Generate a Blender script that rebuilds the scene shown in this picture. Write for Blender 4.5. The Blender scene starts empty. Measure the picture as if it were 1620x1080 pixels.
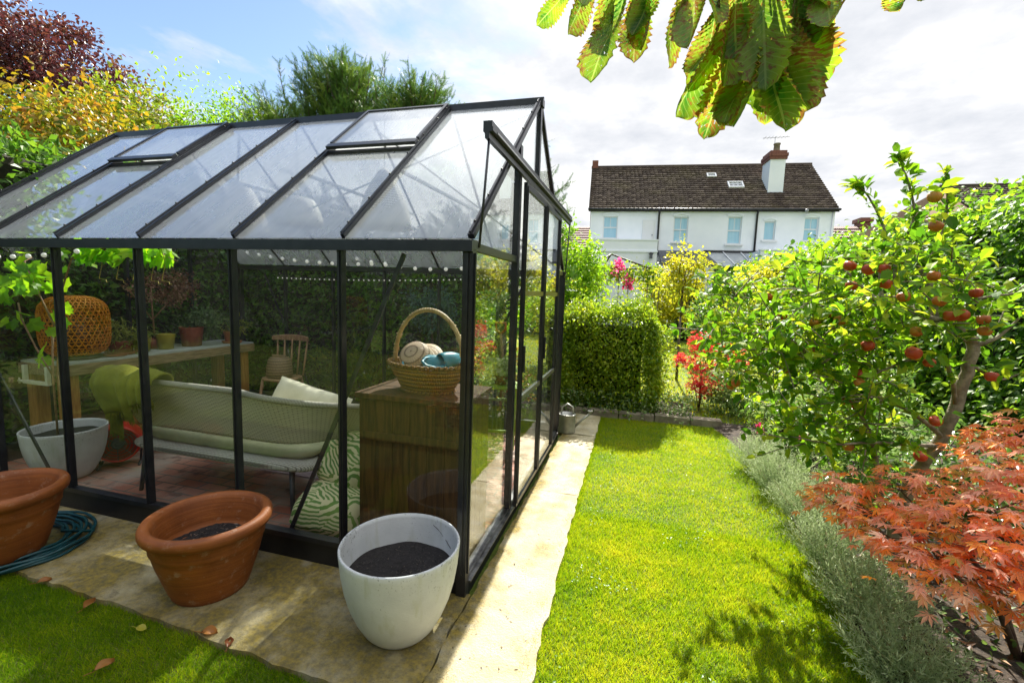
import bpy, bmesh, math, random
import numpy as np
from mathutils import Vector, Matrix
random.seed(7); RNG = np.random.default_rng(11)
S = bpy.context.scene
COL = S.collection
PI = math.pi
# ------------------------------------------------------------------ camera
YAW, PITCH, ROLL, FPX = -.2673, .1073, .0337, 713.4
CAMPOS = np.array([0, 0, 1.55])
_f = np.array([math.sin(YAW)*math.cos(PITCH), math.cos(YAW)*math.cos(PITCH), -math.sin(PITCH)])
_x = np.array([math.cos(YAW), -math.sin(YAW), 0.]); _u = np.cross(_x, _f)
_xr = math.cos(ROLL)*_x+math.sin(ROLL)*_u; _ur = -math.sin(ROLL)*_x+math.cos(ROLL)*_u
cam = bpy.data.objects.new('camera', bpy.data.cameras.new('camera')); COL.objects.link(cam)
cam.matrix_world = Matrix(((_xr[0], _ur[0], -_f[0], 0), (_xr[1], _ur[1], -_f[1], 0), (_xr[2], _ur[2], -_f[2], 1.55), (0, 0, 0, 1)))
cam.data.sensor_width = 36; cam.data.lens = FPX/1620*36; cam.data.clip_start = .02; cam.data.clip_end = 800
S.camera = cam
def ray(x, y): return _f+_xr*((x-810)/FPX)-_ur*((y-540)/FPX)
def at(x, y, Y):                       # the world point on photo ray (x, y) that stands Y metres out
    r = ray(x, y); return CAMPOS+r*(Y/r[1])
def ground(x, y, z=0):
    r = ray(x, y); return CAMPOS+r*((z-1.55)/r[2])
# ------------------------------------------------------------------ materials
def nd(t, kind, **kw):
    n = t.nodes.new(kind)
    for k, v in kw.items(): setattr(n, k, v)
    return n
def setin(n, **kw):
    for k, v in kw.items():
        n.inputs[k.replace('_', ' ')].default_value = v
def c4(c): return (c[0], c[1], c[2], 1)
def ramp(t, fac, stops):
    r = nd(t, 'ShaderNodeValToRGB'); e = r.color_ramp.elements
    while len(e) < len(stops): e.new(.5)
    for i, (p, c) in enumerate(stops): e[i].position = p; e[i].color = c4(c)
    t.links.new(fac, r.inputs[0]); return r.outputs[0]
def noise(t, scale, detail=4, vec=None, rough=.55, dist=0, coord='Object'):
    n = nd(t, 'ShaderNodeTexNoise'); setin(n, Scale=scale, Detail=detail, Roughness=rough, Distortion=dist)
    if vec is None: vec = nd(t, 'ShaderNodeTexCoord').outputs[coord]
    t.links.new(vec, n.inputs['Vector']); return n.outputs[0]
def math_(t, op, a, b=None, c=None):
    n = nd(t, 'ShaderNodeMath', operation=op)
    for i, v in enumerate((a, b, c)):
        if v is None: continue
        if isinstance(v, (int, float)): n.inputs[i].default_value = v
        else: t.links.new(v, n.inputs[i])
    return n.outputs[0]
def mixc(t, fac, a, b, mode='MIX'):
    n = nd(t, 'ShaderNodeMix', data_type='RGBA', blend_type=mode)
    for s, v in ((n.inputs[0], fac), (n.inputs[6], a), (n.inputs[7], b)):
        if isinstance(v, (int, float)): s.default_value = v
        elif isinstance(v, (tuple, list)): s.default_value = c4(v)
        else: t.links.new(v, s)
    return n.outputs[2]
def attr(t, name, out='Fac'):
    a = nd(t, 'ShaderNodeAttribute'); a.attribute_name = name; return a.outputs[out]
def mapping(t, vec, scale=(1, 1, 1), rot=(0, 0, 0), loc=(0, 0, 0)):
    m = nd(t, 'ShaderNodeMapping'); setin(m, Scale=scale, Rotation=rot, Location=loc); t.links.new(vec, m.inputs[0]); return m.outputs[0]
def bump(t, h, strength=.3, dist=.01):
    b = nd(t, 'ShaderNodeBump'); setin(b, Strength=strength, Distance=dist); t.links.new(h, b.inputs['Height']); return b.outputs[0]
def base(name):
    m = bpy.data.materials.new(name); m.use_nodes = True; t = m.node_tree; t.nodes.clear()
    o = nd(t, 'ShaderNodeOutputMaterial'); p = nd(t, 'ShaderNodeBsdfPrincipled'); t.links.new(p.outputs[0], o.inputs[0])
    return m, t, p, o
def plain(name, c1, c2=None, scale=8, rough=.6, metal=0, bmp=0, bscale=40, spec=.5, detail=5, lo=.35, hi=.65, stretch=None, sub=None):
    m, t, p, o = base(name)
    setin(p, Roughness=rough, Metallic=metal); p.inputs['Specular IOR Level'].default_value = spec
    vec = nd(t, 'ShaderNodeTexCoord').outputs['Object']
    if stretch: vec = mapping(t, vec, stretch)
    if c2 is None: p.inputs['Base Color'].default_value = c4(c1)
    else: t.links.new(ramp(t, noise(t, scale, detail, vec), [(lo, c1), (hi, c2)]), p.inputs['Base Color'])
    if bmp: t.links.new(bump(t, noise(t, bscale, 4, vec), bmp), p.inputs['Normal'])
    return m
def leafmat(name, cols, tr=.45, gain=1.6, rough=.42, spec=.35):
    """per-leaf colour from the leaf's own random number, light passing through the blade"""
    m, t, p, o = base(name)
    k = len(cols); c = ramp(t, attr(t, 'rnd'), [(i/max(1, k-1), cc) for i, cc in enumerate(cols)])
    t.links.new(c, p.inputs['Base Color']); setin(p, Roughness=rough); p.inputs['Specular IOR Level'].default_value = spec
    tl = nd(t, 'ShaderNodeBsdfTranslucent'); g = nd(t, 'ShaderNodeVectorMath', operation='SCALE'); g.inputs['Scale'].default_value = gain
    t.links.new(c, g.inputs[0]); t.links.new(g.outputs[0], tl.inputs[0])
    mx = nd(t, 'ShaderNodeMixShader'); mx.inputs[0].default_value = tr
    t.links.new(p.outputs[0], mx.inputs[1]); t.links.new(tl.outputs[0], mx.inputs[2]); t.links.new(mx.outputs[0], o.inputs[0])
    return m
def glass(name, dirt=.02, dirtcol=(.8, .82, .85), boost=1., tint=(.97, .985, .98), f0=.04, streak=True, even=False):
    """thin pane: clear with an angle dependent mirror (both faces of the box add up) and a film of dust"""
    m, t, p, o = base(name); t.nodes.remove(p)
    geo = nd(t, 'ShaderNodeNewGeometry')
    dt = nd(t, 'ShaderNodeVectorMath', operation='DOT_PRODUCT'); t.links.new(geo.outputs['Normal'], dt.inputs[0]); t.links.new(geo.outputs['Incoming'], dt.inputs[1])
    c = math_(t, 'ABSOLUTE', dt.outputs['Value']); c = math_(t, 'SUBTRACT', 1, c)
    r = math_(t, 'POWER', c, 5); r = math_(t, 'MULTIPLY_ADD', r, 1-f0, f0); r = math_(t, 'MULTIPLY', r, boost); r = math_(t, 'MINIMUM', r, 1.)
    tr = nd(t, 'ShaderNodeBsdfTransparent'); tr.inputs[0].default_value = c4(tint)
    gl = nd(t, 'ShaderNodeBsdfGlossy'); setin(gl, Roughness=.0); gl.inputs[0].default_value = (.95, .97, 1, 1)
    a = nd(t, 'ShaderNodeMixShader'); t.links.new(r, a.inputs[0]); t.links.new(tr.outputs[0], a.inputs[1]); t.links.new(gl.outputs[0], a.inputs[2])
    df = nd(t, 'ShaderNodeBsdfDiffuse'); df.inputs[0].default_value = c4(dirtcol)
    tl = nd(t, 'ShaderNodeBsdfTranslucent'); tl.inputs[0].default_value = c4(dirtcol)
    d2 = nd(t, 'ShaderNodeMixShader'); d2.inputs[0].default_value = .5; t.links.new(df.outputs[0], d2.inputs[1]); t.links.new(tl.outputs[0], d2.inputs[2])
    vec = nd(t, 'ShaderNodeTexCoord').outputs['Object']
    n1 = noise(t, 1.7, 5, vec, .6); n2 = noise(t, 60, 2, vec)
    w = math_(t, 'MULTIPLY_ADD', n1, .5 if even else 1.6, .5 if even else -.3); w = math_(t, 'MULTIPLY', math_(t, 'MAXIMUM', w, .15), dirt)
    if even: w = math_(t, 'MULTIPLY', w, math_(t, 'MULTIPLY_ADD', noise(t, 1, 5, mapping(t, vec, (16, 1.2, 1.2)), .6), .6, .7))
    sp = math_(t, 'MULTIPLY', math_(t, 'GREATER_THAN', n2, .71), .05 if not even else .0)
    w = math_(t, 'MINIMUM', math_(t, 'ADD', w, sp), .95)
    b = nd(t, 'ShaderNodeMixShader'); t.links.new(w, b.inputs[0]); t.links.new(a.outputs[0], b.inputs[1]); t.links.new(d2.outputs[0], b.inputs[2])
    t.links.new(b.outputs[0], o.inputs[0])
    return m
# ------------------------------------------------------------------ scene bookkeeping
def tag(o, label=None, cat=None, group=None, kind=None):
    if label: o['label'] = label
    if cat: o['category'] = cat
    if group: o['group'] = group
    if kind: o['kind'] = kind
    return o
def thing(name, label, cat, loc=(0, 0, 0), rz=0, group=None):
    o = bpy.data.objects.new(name, None); o.empty_display_size = .1; COL.objects.link(o)
    o.location = loc; o.rotation_euler = (0, 0, rz); return tag(o, label, cat, group)
def link(name, me, parent=None, mats=()):
    o = bpy.data.objects.new(name, me); COL.objects.link(o)
    if parent is not None: o.parent = parent
    for m in mats: me.materials.append(m)
    return o
class MB:
    """collects shapes, then links them as ONE mesh object"""
    def __init__(s): s.v = []; s.f = []; s.uv = []; s.smooth = []
    def add(s, vs, fs, smooth=False, uvs=None):
        b = len(s.v); s.v += [tuple(map(float, p)) for p in vs]; s.f += [tuple(b+i for i in f) for f in fs]
        s.smooth += [smooth]*len(fs); s.uv += list(uvs) if uvs is not None else [(p[0], p[1]) for p in vs]
        return s
    def box(s, a, b, bev=0):
        (x0, y0, z0), (x1, y1, z1) = a, b
        x0, x1 = min(x0, x1), max(x0, x1); y0, y1 = min(y0, y1), max(y0, y1); z0, z1 = min(z0, z1), max(z0, z1)
        if bev <= 0:
            vs = [(x, y, z) for z in (z0, z1) for y in (y0, y1) for x in (x0, x1)]
            return s.add(vs, [(0, 2, 3, 1), (4, 5, 7, 6), (0, 1, 5, 4), (2, 6, 7, 3), (0, 4, 6, 2), (1, 3, 7, 5)])
        bm = bmesh.new(); bmesh.ops.create_cube(bm, size=1)
        for v in bm.verts: v.co = Vector(((x0+x1)/2+v.co.x*(x1-x0), (y0+y1)/2+v.co.y*(y1-y0), (z0+z1)/2+v.co.z*(z1-z0)))
        bmesh.ops.bevel(bm, geom=list(bm.edges), offset=bev, segments=2, affect='EDGES', profile=.5)
        bm.verts.index_update(); s.add([v.co for v in bm.verts], [[v.index for v in f.verts] for f in bm.faces]); bm.free(); return s
    def bar(s, p, q, w, h=None, up=(0, 0, 1)):
        """rectangular bar from p to q"""
        h = h or w; p, q = np.array(p, float), np.array(q, float); d = (q-p)/np.linalg.norm(q-p); up = np.array(up, float)
        if abs(d@up) > .98: up = np.array([0, 1., 0])
        a = np.cross(d, up); a /= np.linalg.norm(a); b = np.cross(a, d)
        vs = [e+a*(w/2*i)+b*(h/2*j) for e in (p, q) for i, j in ((-1, -1), (1, -1), (1, 1), (-1, 1))]
        return s.add(vs, [(3, 2, 1, 0), (4, 5, 6, 7)]+[(i, (i+1) % 4, 4+(i+1) % 4, 4+i) for i in range(4)])
    def tube(s, pts, r, n=8, cap=True, closed=False):
        pts = [np.array(p, float) for p in pts]; k = len(pts); rs = r if hasattr(r, '__len__') else [r]*k
        vs = []; uv = []; prev = None; L = 0
        for i in range(k):
            if closed: d = pts[(i+1) % k]-pts[i-1]
            else: d = pts[min(i+1, k-1)]-pts[max(i-1, 0)]
            d = d/(np.linalg.norm(d)+1e-9)
            if prev is None:
                a = np.cross(d, (0, 0, 1) if abs(d[2]) < .9 else (1, 0, 0))
            else: a = prev-(prev@d)*d
            a = a/(np.linalg.norm(a)+1e-9); prev = a; b = np.cross(d, a)
            if i: L += np.linalg.norm(pts[i]-pts[i-1])
            for j in range(n):
                t = 2*PI*j/n; vs.append(pts[i]+rs[i]*(a*math.cos(t)+b*math.sin(t))); uv.append((j/n, L))
        fs = [(i*n+j, i*n+(j+1) % n, ((i+1) % k)*n+(j+1) % n, ((i+1) % k)*n+j) for i in range(k if closed else k-1) for j in range(n)]
        if cap and not closed: fs += [tuple(range(n-1, -1, -1)), tuple((k-1)*n+j for j in range(n))]
        return s.add(vs, fs, True, uv)
    def lathe(s, prof, n=40, c=(0, 0, 0), sx=1, sy=1, close=False):
        k = len(prof); vs = []; uv = []; L = 0
        for i, (r, z) in enumerate(prof):
            if i: L += math.hypot(r-prof[i-1][0], z-prof[i-1][1])
            for j in range(n):
                t = 2*PI*j/n; vs.append((c[0]+r*math.cos(t)*sx, c[1]+r*math.sin(t)*sy, c[2]+z)); uv.append((j/n, L))
        fs = [(i*n+j, i*n+(j+1) % n, (i+1)*n+(j+1) % n, (i+1)*n+j) for i in range(k-1) for j in range(n)]
        return s.add(vs, fs, True, uv)
    def sheet(s, g, smooth=True, uvs=None):
        """grid of points g[i][j]"""
        a, b = len(g), len(g[0]); vs = [p for row in g for p in row]
        uv = [uvs(i/(a-1), j/(b-1)) if uvs else (i/(a-1), j/(b-1)) for i in range(a) for j in range(b)]
        return s.add(vs, [(i*b+j, i*b+j+1, (i+1)*b+j+1, (i+1)*b+j) for i in range(a-1) for j in range(b-1)], smooth, uv)
    def ball(s, c, r, n=10, sq=(1, 1, 1)):
        m = n//2+1; vs = [(c[0], c[1], c[2]-r*sq[2])]
        for i in range(1, m):
            a = PI*i/m
            for j in range(n):
                t = 2*PI*j/n; vs.append((c[0]+r*math.sin(a)*math.cos(t)*sq[0], c[1]+r*math.sin(a)*math.sin(t)*sq[1], c[2]-r*math.cos(a)*sq[2]))
        vs.append((c[0], c[1], c[2]+r*sq[2])); e = len(vs)-1
        fs = [(0, 1+(j+1) % n, 1+j) for j in range(n)]+[(1+(i-1)*n+j, 1+(i-1)*n+(j+1) % n, 1+i*n+(j+1) % n, 1+i*n+j) for i in range(1, m-1) for j in range(n)]
        fs += [(e, 1+(m-2)*n+j, 1+(m-2)*n+(j+1) % n) for j in range(n)]
        return s.add(vs, fs, True)
    def build(s, name, mat, parent=None):
        me = bpy.data.meshes.new(name); me.from_pydata(s.v, [], s.f)
        me.polygons.foreach_set('use_smooth', s.smooth)
        u = me.attributes.new('uvw', 'FLOAT_VECTOR', 'POINT'); u.data.foreach_set('vector', np.array([(a[0], a[1], 0) for a in s.uv], np.float32).ravel())
        me.update()
        return link(name, me, parent, [mat] if not isinstance(mat, (list, tuple)) else mat)
def thicken(o, t, offset=-1):
    md = o.modifiers.new('solid', 'SOLIDIFY'); md.thickness = t; md.offset = offset; return o
def npmesh(name, V, F, mat, parent=None, rnd=None, uv=None, smooth=False):
    """mesh from arrays: V (n,3), F list of (m,k) index arrays"""
    me = bpy.data.meshes.new(name); V = np.asarray(V, np.float32); me.vertices.add(len(V)); me.vertices.foreach_set('co', V.ravel())
    loops = np.concatenate([f.ravel() for f in F]).astype(np.int32); tot = np.concatenate([np.full(len(f), f.shape[1]) for f in F]).astype(np.int32)
    me.loops.add(len(loops)); me.loops.foreach_set('vertex_index', loops); me.polygons.add(len(tot))
    me.polygons.foreach_set('loop_start', np.concatenate([[0], np.cumsum(tot)[:-1]]).astype(np.int32)); me.polygons.foreach_set('loop_total', tot)
    me.polygons.foreach_set('use_smooth', np.full(len(tot), smooth))
    if rnd is not None:
        a = me.attributes.new('rnd', 'FLOAT', 'POINT'); a.data.foreach_set('value', np.asarray(rnd, np.float32))
    if uv is not None:
        a = me.attributes.new('uvw', 'FLOAT_VECTOR', 'POINT'); a.data.foreach_set('vector', np.asarray(uv, np.float32).ravel())
    me.update(calc_edges=True); me.validate()
    return link(name, me, parent, [mat])
# ------------------------------------------------------------------ leaves
# templates: (along, across, up) points and faces
def T(v, tris=(), quads=()): return np.array(v, float), np.array(tris, int).reshape(-1, 3), np.array(quads, int).reshape(-1, 4)
T_DIA = T([(0, 0, 0), (.5, -.5, .1), (1, 0, 0), (.5, .5, .1)], [(0, 1, 2), (0, 2, 3)])
T_OVAL = T([(0, 0, 0), (.28, -.42, .10), (.7, -.36, .07), (1, 0, -.10), (.7, .36, .07), (.28, .42, .10), (.3, 0, .02), (.7, 0, -.01)],
           [(0, 1, 6), (0, 6, 5), (7, 2, 3), (7, 3, 4)], [(6, 1, 2, 7), (5, 6, 7, 4)])
T_BLADE = T([(0, -.5, 0), (0, .5, 0), (1, 0, 0)], [(0, 1, 2)])
T_LANCE = T([(0, 0, 0), (.4, -.5, .03), (1, 0, -.05), (.4, .5, .03)], [(0, 1, 2), (0, 2, 3)])
def _palm(lobes, notch=.33, narrow=.13, droop=.12):
    v = [(0, 0, 0)]; f = []; m = len(lobes)
    for i, (ang, l) in enumerate(lobes):
        a = math.radians(ang); d = (math.cos(a), math.sin(a)); n = (-d[1], d[0])
        b = len(v)
        v += [(d[0]*l*.5-n[0]*narrow*l, d[1]*l*.5-n[1]*narrow*l, .02), (d[0]*l, d[1]*l, -droop*l), (d[0]*l*.5+n[0]*narrow*l, d[1]*l*.5+n[1]*narrow*l, .02)]
        f += [(0, b, b+1), (0, b+1, b+2)]
    return T(v, f)
T_ACER = _palm([(-115, .42), (-72, .66), (-34, .9), (0, 1), (34, .9), (72, .66), (115, .42)])
def _vine():
    pts = [(180, .28), (140, .55), (105, .52), (78, .85), (52, .62), (30, .95), (14, .78), (0, 1.1), (-14, .78), (-30, .95), (-52, .62), (-78, .85), (-105, .52), (-140, .55)]
    v = [(0, 0, 0)]+[(math.cos(math.radians(a))*r, math.sin(math.radians(a))*r, .12*math.cos(math.radians(a*3))*r) for a, r in pts]
    n = len(pts); return T(v, [(0, 1+i, 1+(i+1) % n) for i in range(n)])
T_VINE = _vine()
def _spray():
    v = [(0, -.012, 0), (0, .012, 0), (1, 0, 0)]; f = [(0, 1, 2)]
    for i in range(9):
        x = .06+.1*i; l = .34*(1-.62*i/9)
        for s in (-1, 1):
            b = len(v); up = .1*((i % 3)-1)
            v += [(x-.03, 0, 0), (x+.035, 0, 0), (x+l*.62, s*l*.75, up*l*2)]; f.append((b, b+1, b+2))
    return T(v, f)
T_SPRAY = _spray()
def unit(a): return a/(np.linalg.norm(a, axis=-1, keepdims=True)+1e-9)
def leaves(name, mat, parent, tm, pos, dr, nr, L, W, rnd=None):
    tv, tt, tq = tm; n = len(pos); k = len(tv); X = unit(np.asarray(dr, float)); nr = np.asarray(nr, float)
    Z = unit(nr-(nr*X).sum(1, keepdims=True)*X); Yv = np.cross(Z, X)
    L = np.broadcast_to(np.asarray(L, float), (n,)); W = np.broadcast_to(np.asarray(W, float), (n,))
    V = pos[:, None, :]+L[:, None, None]*(tv[None, :, 0:1]*X[:, None, :]+tv[None, :, 2:3]*Z[:, None, :])+W[:, None, None]*tv[None, :, 1:2]*Yv[:, None, :]
    off = (np.arange(n)*k)[:, None, None]; F = []
    if len(tt): F.append((tt[None]+off).reshape(-1, 3))
    if len(tq): F.append((tq[None]+off).reshape(-1, 4))
    if rnd is None: rnd = RNG.random(n)
    uv = np.tile(np.concatenate([tv[:, :2], np.zeros((k, 1))], 1), (n, 1))
    return npmesh(name, V.reshape(-1, 3), F, mat, parent, np.repeat(rnd, k), uv)
def rdir(n, zs=1.): 
    d = RNG.normal(size=(n, 3)); d[:, 2] *= zs; return unit(d)
def smoothn(p, s, seed=0):
    """cheap smooth noise in -1..1 for outlines"""
    q = p*s+seed
    return (np.sin(q[:, 0]*1.7+2.1*np.sin(q[:, 1]*1.3+seed))+np.sin(q[:, 1]*2.3+1.7*np.sin(q[:, 2]*1.9))+np.sin(q[:, 2]*2.1+1.9*np.sin(q[:, 0]*1.1+seed*2)))/3
def crown(c, r, nclump, per, cr, shell=.55, lump=.18, flat=1., seed=0):
    """leaf positions and outward vectors for an uneven crown of clumps"""
    c = np.array(c, float); r = np.array(r, float); d = rdir(nclump)
    rad = shell+(1-shell)*RNG.random(nclump)**.7
    cc = d*rad[:, None]*(1+lump*smoothn(d*2.2, 1.5, seed)[:, None]*1.6)
    p = c+cc*r; idx = np.repeat(np.arange(nclump), per)
    off = RNG.normal(size=(len(idx), 3))*cr*(.6+.8*RNG.random(nclump)[idx])[:, None]; off[:, 2] *= flat
    pos = p[idx]+off; out = unit(unit(d[idx]*np.array([1, 1, .8])+.6*unit(off)))
    return pos, out, np.clip(RNG.random(nclump)[idx]*.6+RNG.random(len(idx))*.4, 0, 1)
def foliage(name, mat, parent, pos, out, rnd, L, W, tm=T_DIA, droop=.3, jit=.7, upb=.5):
    n = len(pos); nr = unit(out*.5+np.array([0, 0, upb])+RNG.normal(size=(n, 3))*jit*.7); dr = unit(out*.6+RNG.normal(size=(n, 3))*jit+np.array([0, 0, -droop]))
    s = .7+.6*RNG.random(n)
    return leaves(name, mat, parent, tm, pos, dr, nr, L*s, W*s, rnd)
def limbs(mb, base, tips, r0, r1=.008, bend=.15, n=6, seg=6):
    for tip in tips:
        b = np.array(base, float); e = np.array(tip, float); pts = []; ln = np.linalg.norm(e-b)
        o = np.array([random.uniform(-1, 1), random.uniform(-1, 1), .5])*bend*ln
        for i in range(seg+1):
            t = i/seg; pts.append(b+(e-b)*t+o*math.sin(PI*t)+np.array([0, 0, 0]))
        mb.tube(pts, [r0*(1-t/seg)+r1*t/seg for t in range(seg+1)], n)
    return mb
# ------------------------------------------------------------------ light
SUN_AZ, SUN_EL = math.radians(-1), math.radians(42)      # azimuth from +Y towards +X
S.world = bpy.data.worlds.new('World'); S.world.use_nodes = True
t = S.world.node_tree; t.nodes.clear()
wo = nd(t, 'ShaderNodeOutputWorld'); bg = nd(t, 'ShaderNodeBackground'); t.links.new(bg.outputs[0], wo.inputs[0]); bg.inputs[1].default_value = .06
sky = nd(t, 'ShaderNodeTexSky', sky_type='NISHITA'); sky.sun_disc = False; sky.sun_elevation = SUN_EL; sky.sun_rotation = SUN_AZ
sky.altitude = 0; sky.air_density = 1.; sky.dust_density = .3; sky.ozone_density = 1.5
tc = nd(t, 'ShaderNodeTexCoord'); sx = nd(t, 'ShaderNodeSeparateXYZ'); t.links.new(tc.outputs['Generated'], sx.inputs[0])
zz = math_(t, 'MAXIMUM', math_(t, 'ADD', sx.outputs[2], .16), .05)
cx = nd(t, 'ShaderNodeCombineXYZ'); t.links.new(math_(t, 'DIVIDE', sx.outputs[0], zz), cx.inputs[0]); t.links.new(math_(t, 'DIVIDE', sx.outputs[1], zz), cx.inputs[1])
n1 = noise(t, 1.1, 7, mapping(t, cx.outputs[0], loc=(3.3, 1.4, 0)), .58, .35); n2 = noise(t, 2.6, 6, mapping(t, cx.outputs[0], loc=(7, 2, 0)), .6)
# thick cloud ahead and to the right of the greenhouse, broken towards the left and behind
bias = math_(t, 'MULTIPLY_ADD', sx.outputs[0], .40, math_(t, 'MULTIPLY_ADD', sx.outputs[1], .06, .14))
m = math_(t, 'ADD', n1, bias)
mask = ramp(t, m, [(.44, (0, 0, 0)), (.56, (1, 1, 1))])
cl = ramp(t, n2, [(.3, (4.5, 4.7, 5.1)), (.47, (5.5, 5.6, 5.85)), (.62, (6.9, 6.9, 6.9))])
blue = nd(t, 'ShaderNodeVectorMath', operation='SCALE'); t.links.new(sky.outputs[0], blue.inputs[0]); blue.inputs['Scale'].default_value = 1.2
hi = nd(t, 'ShaderNodeMapRange', interpolation_type='SMOOTHSTEP'); t.links.new(sx.outputs[2], hi.inputs[0])   # cloud brightened overhead, above the view, for extra fill light
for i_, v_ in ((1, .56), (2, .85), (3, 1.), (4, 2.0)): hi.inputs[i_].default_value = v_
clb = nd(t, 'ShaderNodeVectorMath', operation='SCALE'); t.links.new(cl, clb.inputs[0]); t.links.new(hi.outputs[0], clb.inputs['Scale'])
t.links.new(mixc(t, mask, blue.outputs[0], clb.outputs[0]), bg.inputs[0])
sun = bpy.data.objects.new('sun', bpy.data.lights.new('sun', 'SUN')); COL.objects.link(sun)
sun.data.energy = 5; sun.data.angle = math.radians(.5); sun.data.color = (1, .95, .85)
sdir = Vector((math.sin(SUN_AZ)*math.cos(SUN_EL), math.cos(SUN_AZ)*math.cos(SUN_EL), math.sin(SUN_EL)))
sun.rotation_euler = sdir.to_track_quat('Z', 'Y').to_euler()
S.view_settings.view_transform = 'Standard'; S.view_settings.look = 'None'; S.view_settings.exposure = 1.5; S.view_settings.gamma = 1
S.cycles.transparent_max_bounces = 40; S.cycles.max_bounces = 10; S.cycles.diffuse_bounces = 4; S.cycles.glossy_bounces = 5; S.cycles.transmission_bounces = 6
S.cycles.use_denoising = True; S.cycles.sample_clamp_indirect = 6; S.cycles.caustics_reflective = False; S.cycles.caustics_refractive = False
# ------------------------------------------------------------------ ground
def _turf():
    m, t, p, o = base('turf'); v = nd(t, 'ShaderNodeTexCoord').outputs['Object']
    c = mixc(t, ramp(t, noise(t, 1.3, 5, v), [(.4, (0, 0, 0)), (.65, (1, 1, 1))]), (.055, .09, .004), (.13, .13, .010))
    c = mixc(t, ramp(t, noise(t, 90, 3, v), [(.4, (0, 0, 0)), (.7, (1, 1, 1))]), c, (.10, .17, .012))
    t.links.new(c, p.inputs['Base Color']); setin(p, Roughness=.9); t.links.new(bump(t, noise(t, 160, 3, v), .8, .01), p.inputs['Normal']); return m
turf = _turf()
g = MB(); g.add([(-150, -60, -.03), (150, -60, -.03), (150, 240, -.03), (-150, 240, -.03)], [(0, 1, 2, 3)])
tag(g.build('lawn', turf), kind='structure')
soil_m = plain('soil', (.018, .012, .008), (.06, .04, .024), 30, .95, bmp=.9, bscale=70)
def gridsurf(name, mat, x0, x1, y0, y1, nx, ny, zf, xl=None, xr=None):
    G = [[None]*(ny+1) for _ in range(nx+1)]
    for i in range(nx+1):
        for j in range(ny+1):
            y = y0+(y1-y0)*j/ny; a = xl(y) if xl else x0; b = xr(y) if xr else x1; x = a+(b-a)*i/nx; G[i][j] = (x, y, zf(x, y, i/nx, j/ny))
    return MB().sheet(G, True).build(name, mat)
def bed_edge(y): return float(np.interp(y, [0, 1.5, 2.1, 2.9, 4, 4.9, 5.5, 6.2, 7], [1.1, 1.08, 1.06, 1.12, 1.17, 1.16, 1.05, .9, .95]))
tag(gridsurf('border_soil', soil_m, 1, 4.3, -.5, 6.3, 40, 80, lambda x, y, u, w: -.035+.06*min(1, u*8)*min(1, (1-w)*20)+.02*math.sin(x*9+3*math.sin(y*7))*min(1, u*5), bed_edge), kind='structure')
tag(gridsurf('hedge_bed', soil_m, -5.2, .9, 6.02, 7.2, 40, 12, lambda x, y, u, w: -.035+.05*min(1, min(u, 1-u)*20)*min(1, min(w, 1-w)*6)), kind='structure')
tag(gridsurf('shrub_bed', soil_m, -9, -.95, 4.9, 6.1, 40, 12, lambda x, y, u, w: -.035+.04*min(1, min(u, 1-u)*20)*min(1, min(w, 1-w)*6)), kind='structure')
def _concrete():
    m, t, p, o = base('old_concrete'); v = nd(t, 'ShaderNodeTexCoord').outputs['Object']
    c = mixc(t, ramp(t, noise(t, 5, 6, v), [(.35, (0, 0, 0)), (.65, (1, 1, 1))]), (.44, .38, .23), (.62, .55, .37))
    sp = ramp(t, math_(t, 'ADD', noise(t, 150, 3, v), math_(t, 'MULTIPLY_ADD', noise(t, 7, 4, v), .5, -.25)), [(.30, (0, 0, 0)), (.40, (1, 1, 1))]); c = mixc(t, math_(t, 'MULTIPLY_ADD', sp, .8, .2), (.15, .12, .07), c); c = mixc(t, math_(t, 'MULTIPLY', noise(t, 260, 2, v), .5), c, (.30, .25, .15))
    # yellow green algae: along the foot of the frame and in patches
    s = nd(t, 'ShaderNodeSeparateXYZ'); t.links.new(v, s.inputs[0]); nn = noise(t, 3.2, 6, v, .65)
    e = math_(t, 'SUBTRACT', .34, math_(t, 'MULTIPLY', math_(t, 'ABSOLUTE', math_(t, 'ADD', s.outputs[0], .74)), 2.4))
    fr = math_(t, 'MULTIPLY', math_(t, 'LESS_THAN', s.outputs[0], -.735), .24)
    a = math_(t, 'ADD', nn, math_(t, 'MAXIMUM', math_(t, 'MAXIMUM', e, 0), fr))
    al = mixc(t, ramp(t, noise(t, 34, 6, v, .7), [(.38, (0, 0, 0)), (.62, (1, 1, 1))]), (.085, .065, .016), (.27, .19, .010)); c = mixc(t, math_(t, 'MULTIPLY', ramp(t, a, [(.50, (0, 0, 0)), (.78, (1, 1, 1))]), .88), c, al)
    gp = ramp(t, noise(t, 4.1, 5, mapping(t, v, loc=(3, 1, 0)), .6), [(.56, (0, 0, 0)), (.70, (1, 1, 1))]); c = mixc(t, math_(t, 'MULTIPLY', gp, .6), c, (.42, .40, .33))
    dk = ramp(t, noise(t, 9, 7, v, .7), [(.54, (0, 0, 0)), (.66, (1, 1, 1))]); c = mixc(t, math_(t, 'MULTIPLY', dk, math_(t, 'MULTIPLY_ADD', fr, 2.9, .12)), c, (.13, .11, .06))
    cr = nd(t, 'ShaderNodeTexVoronoi', feature='DISTANCE_TO_EDGE'); setin(cr, Scale=1.1); t.links.new(v, cr.inputs[0])
    t.links.new(c, p.inputs['Base Color']); setin(p, Roughness=.9)
    t.links.new(bump(t, noise(t, 75, 5, v, .7), .8, .012), p.inputs['Normal']); return m
conc = _concrete()
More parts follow.
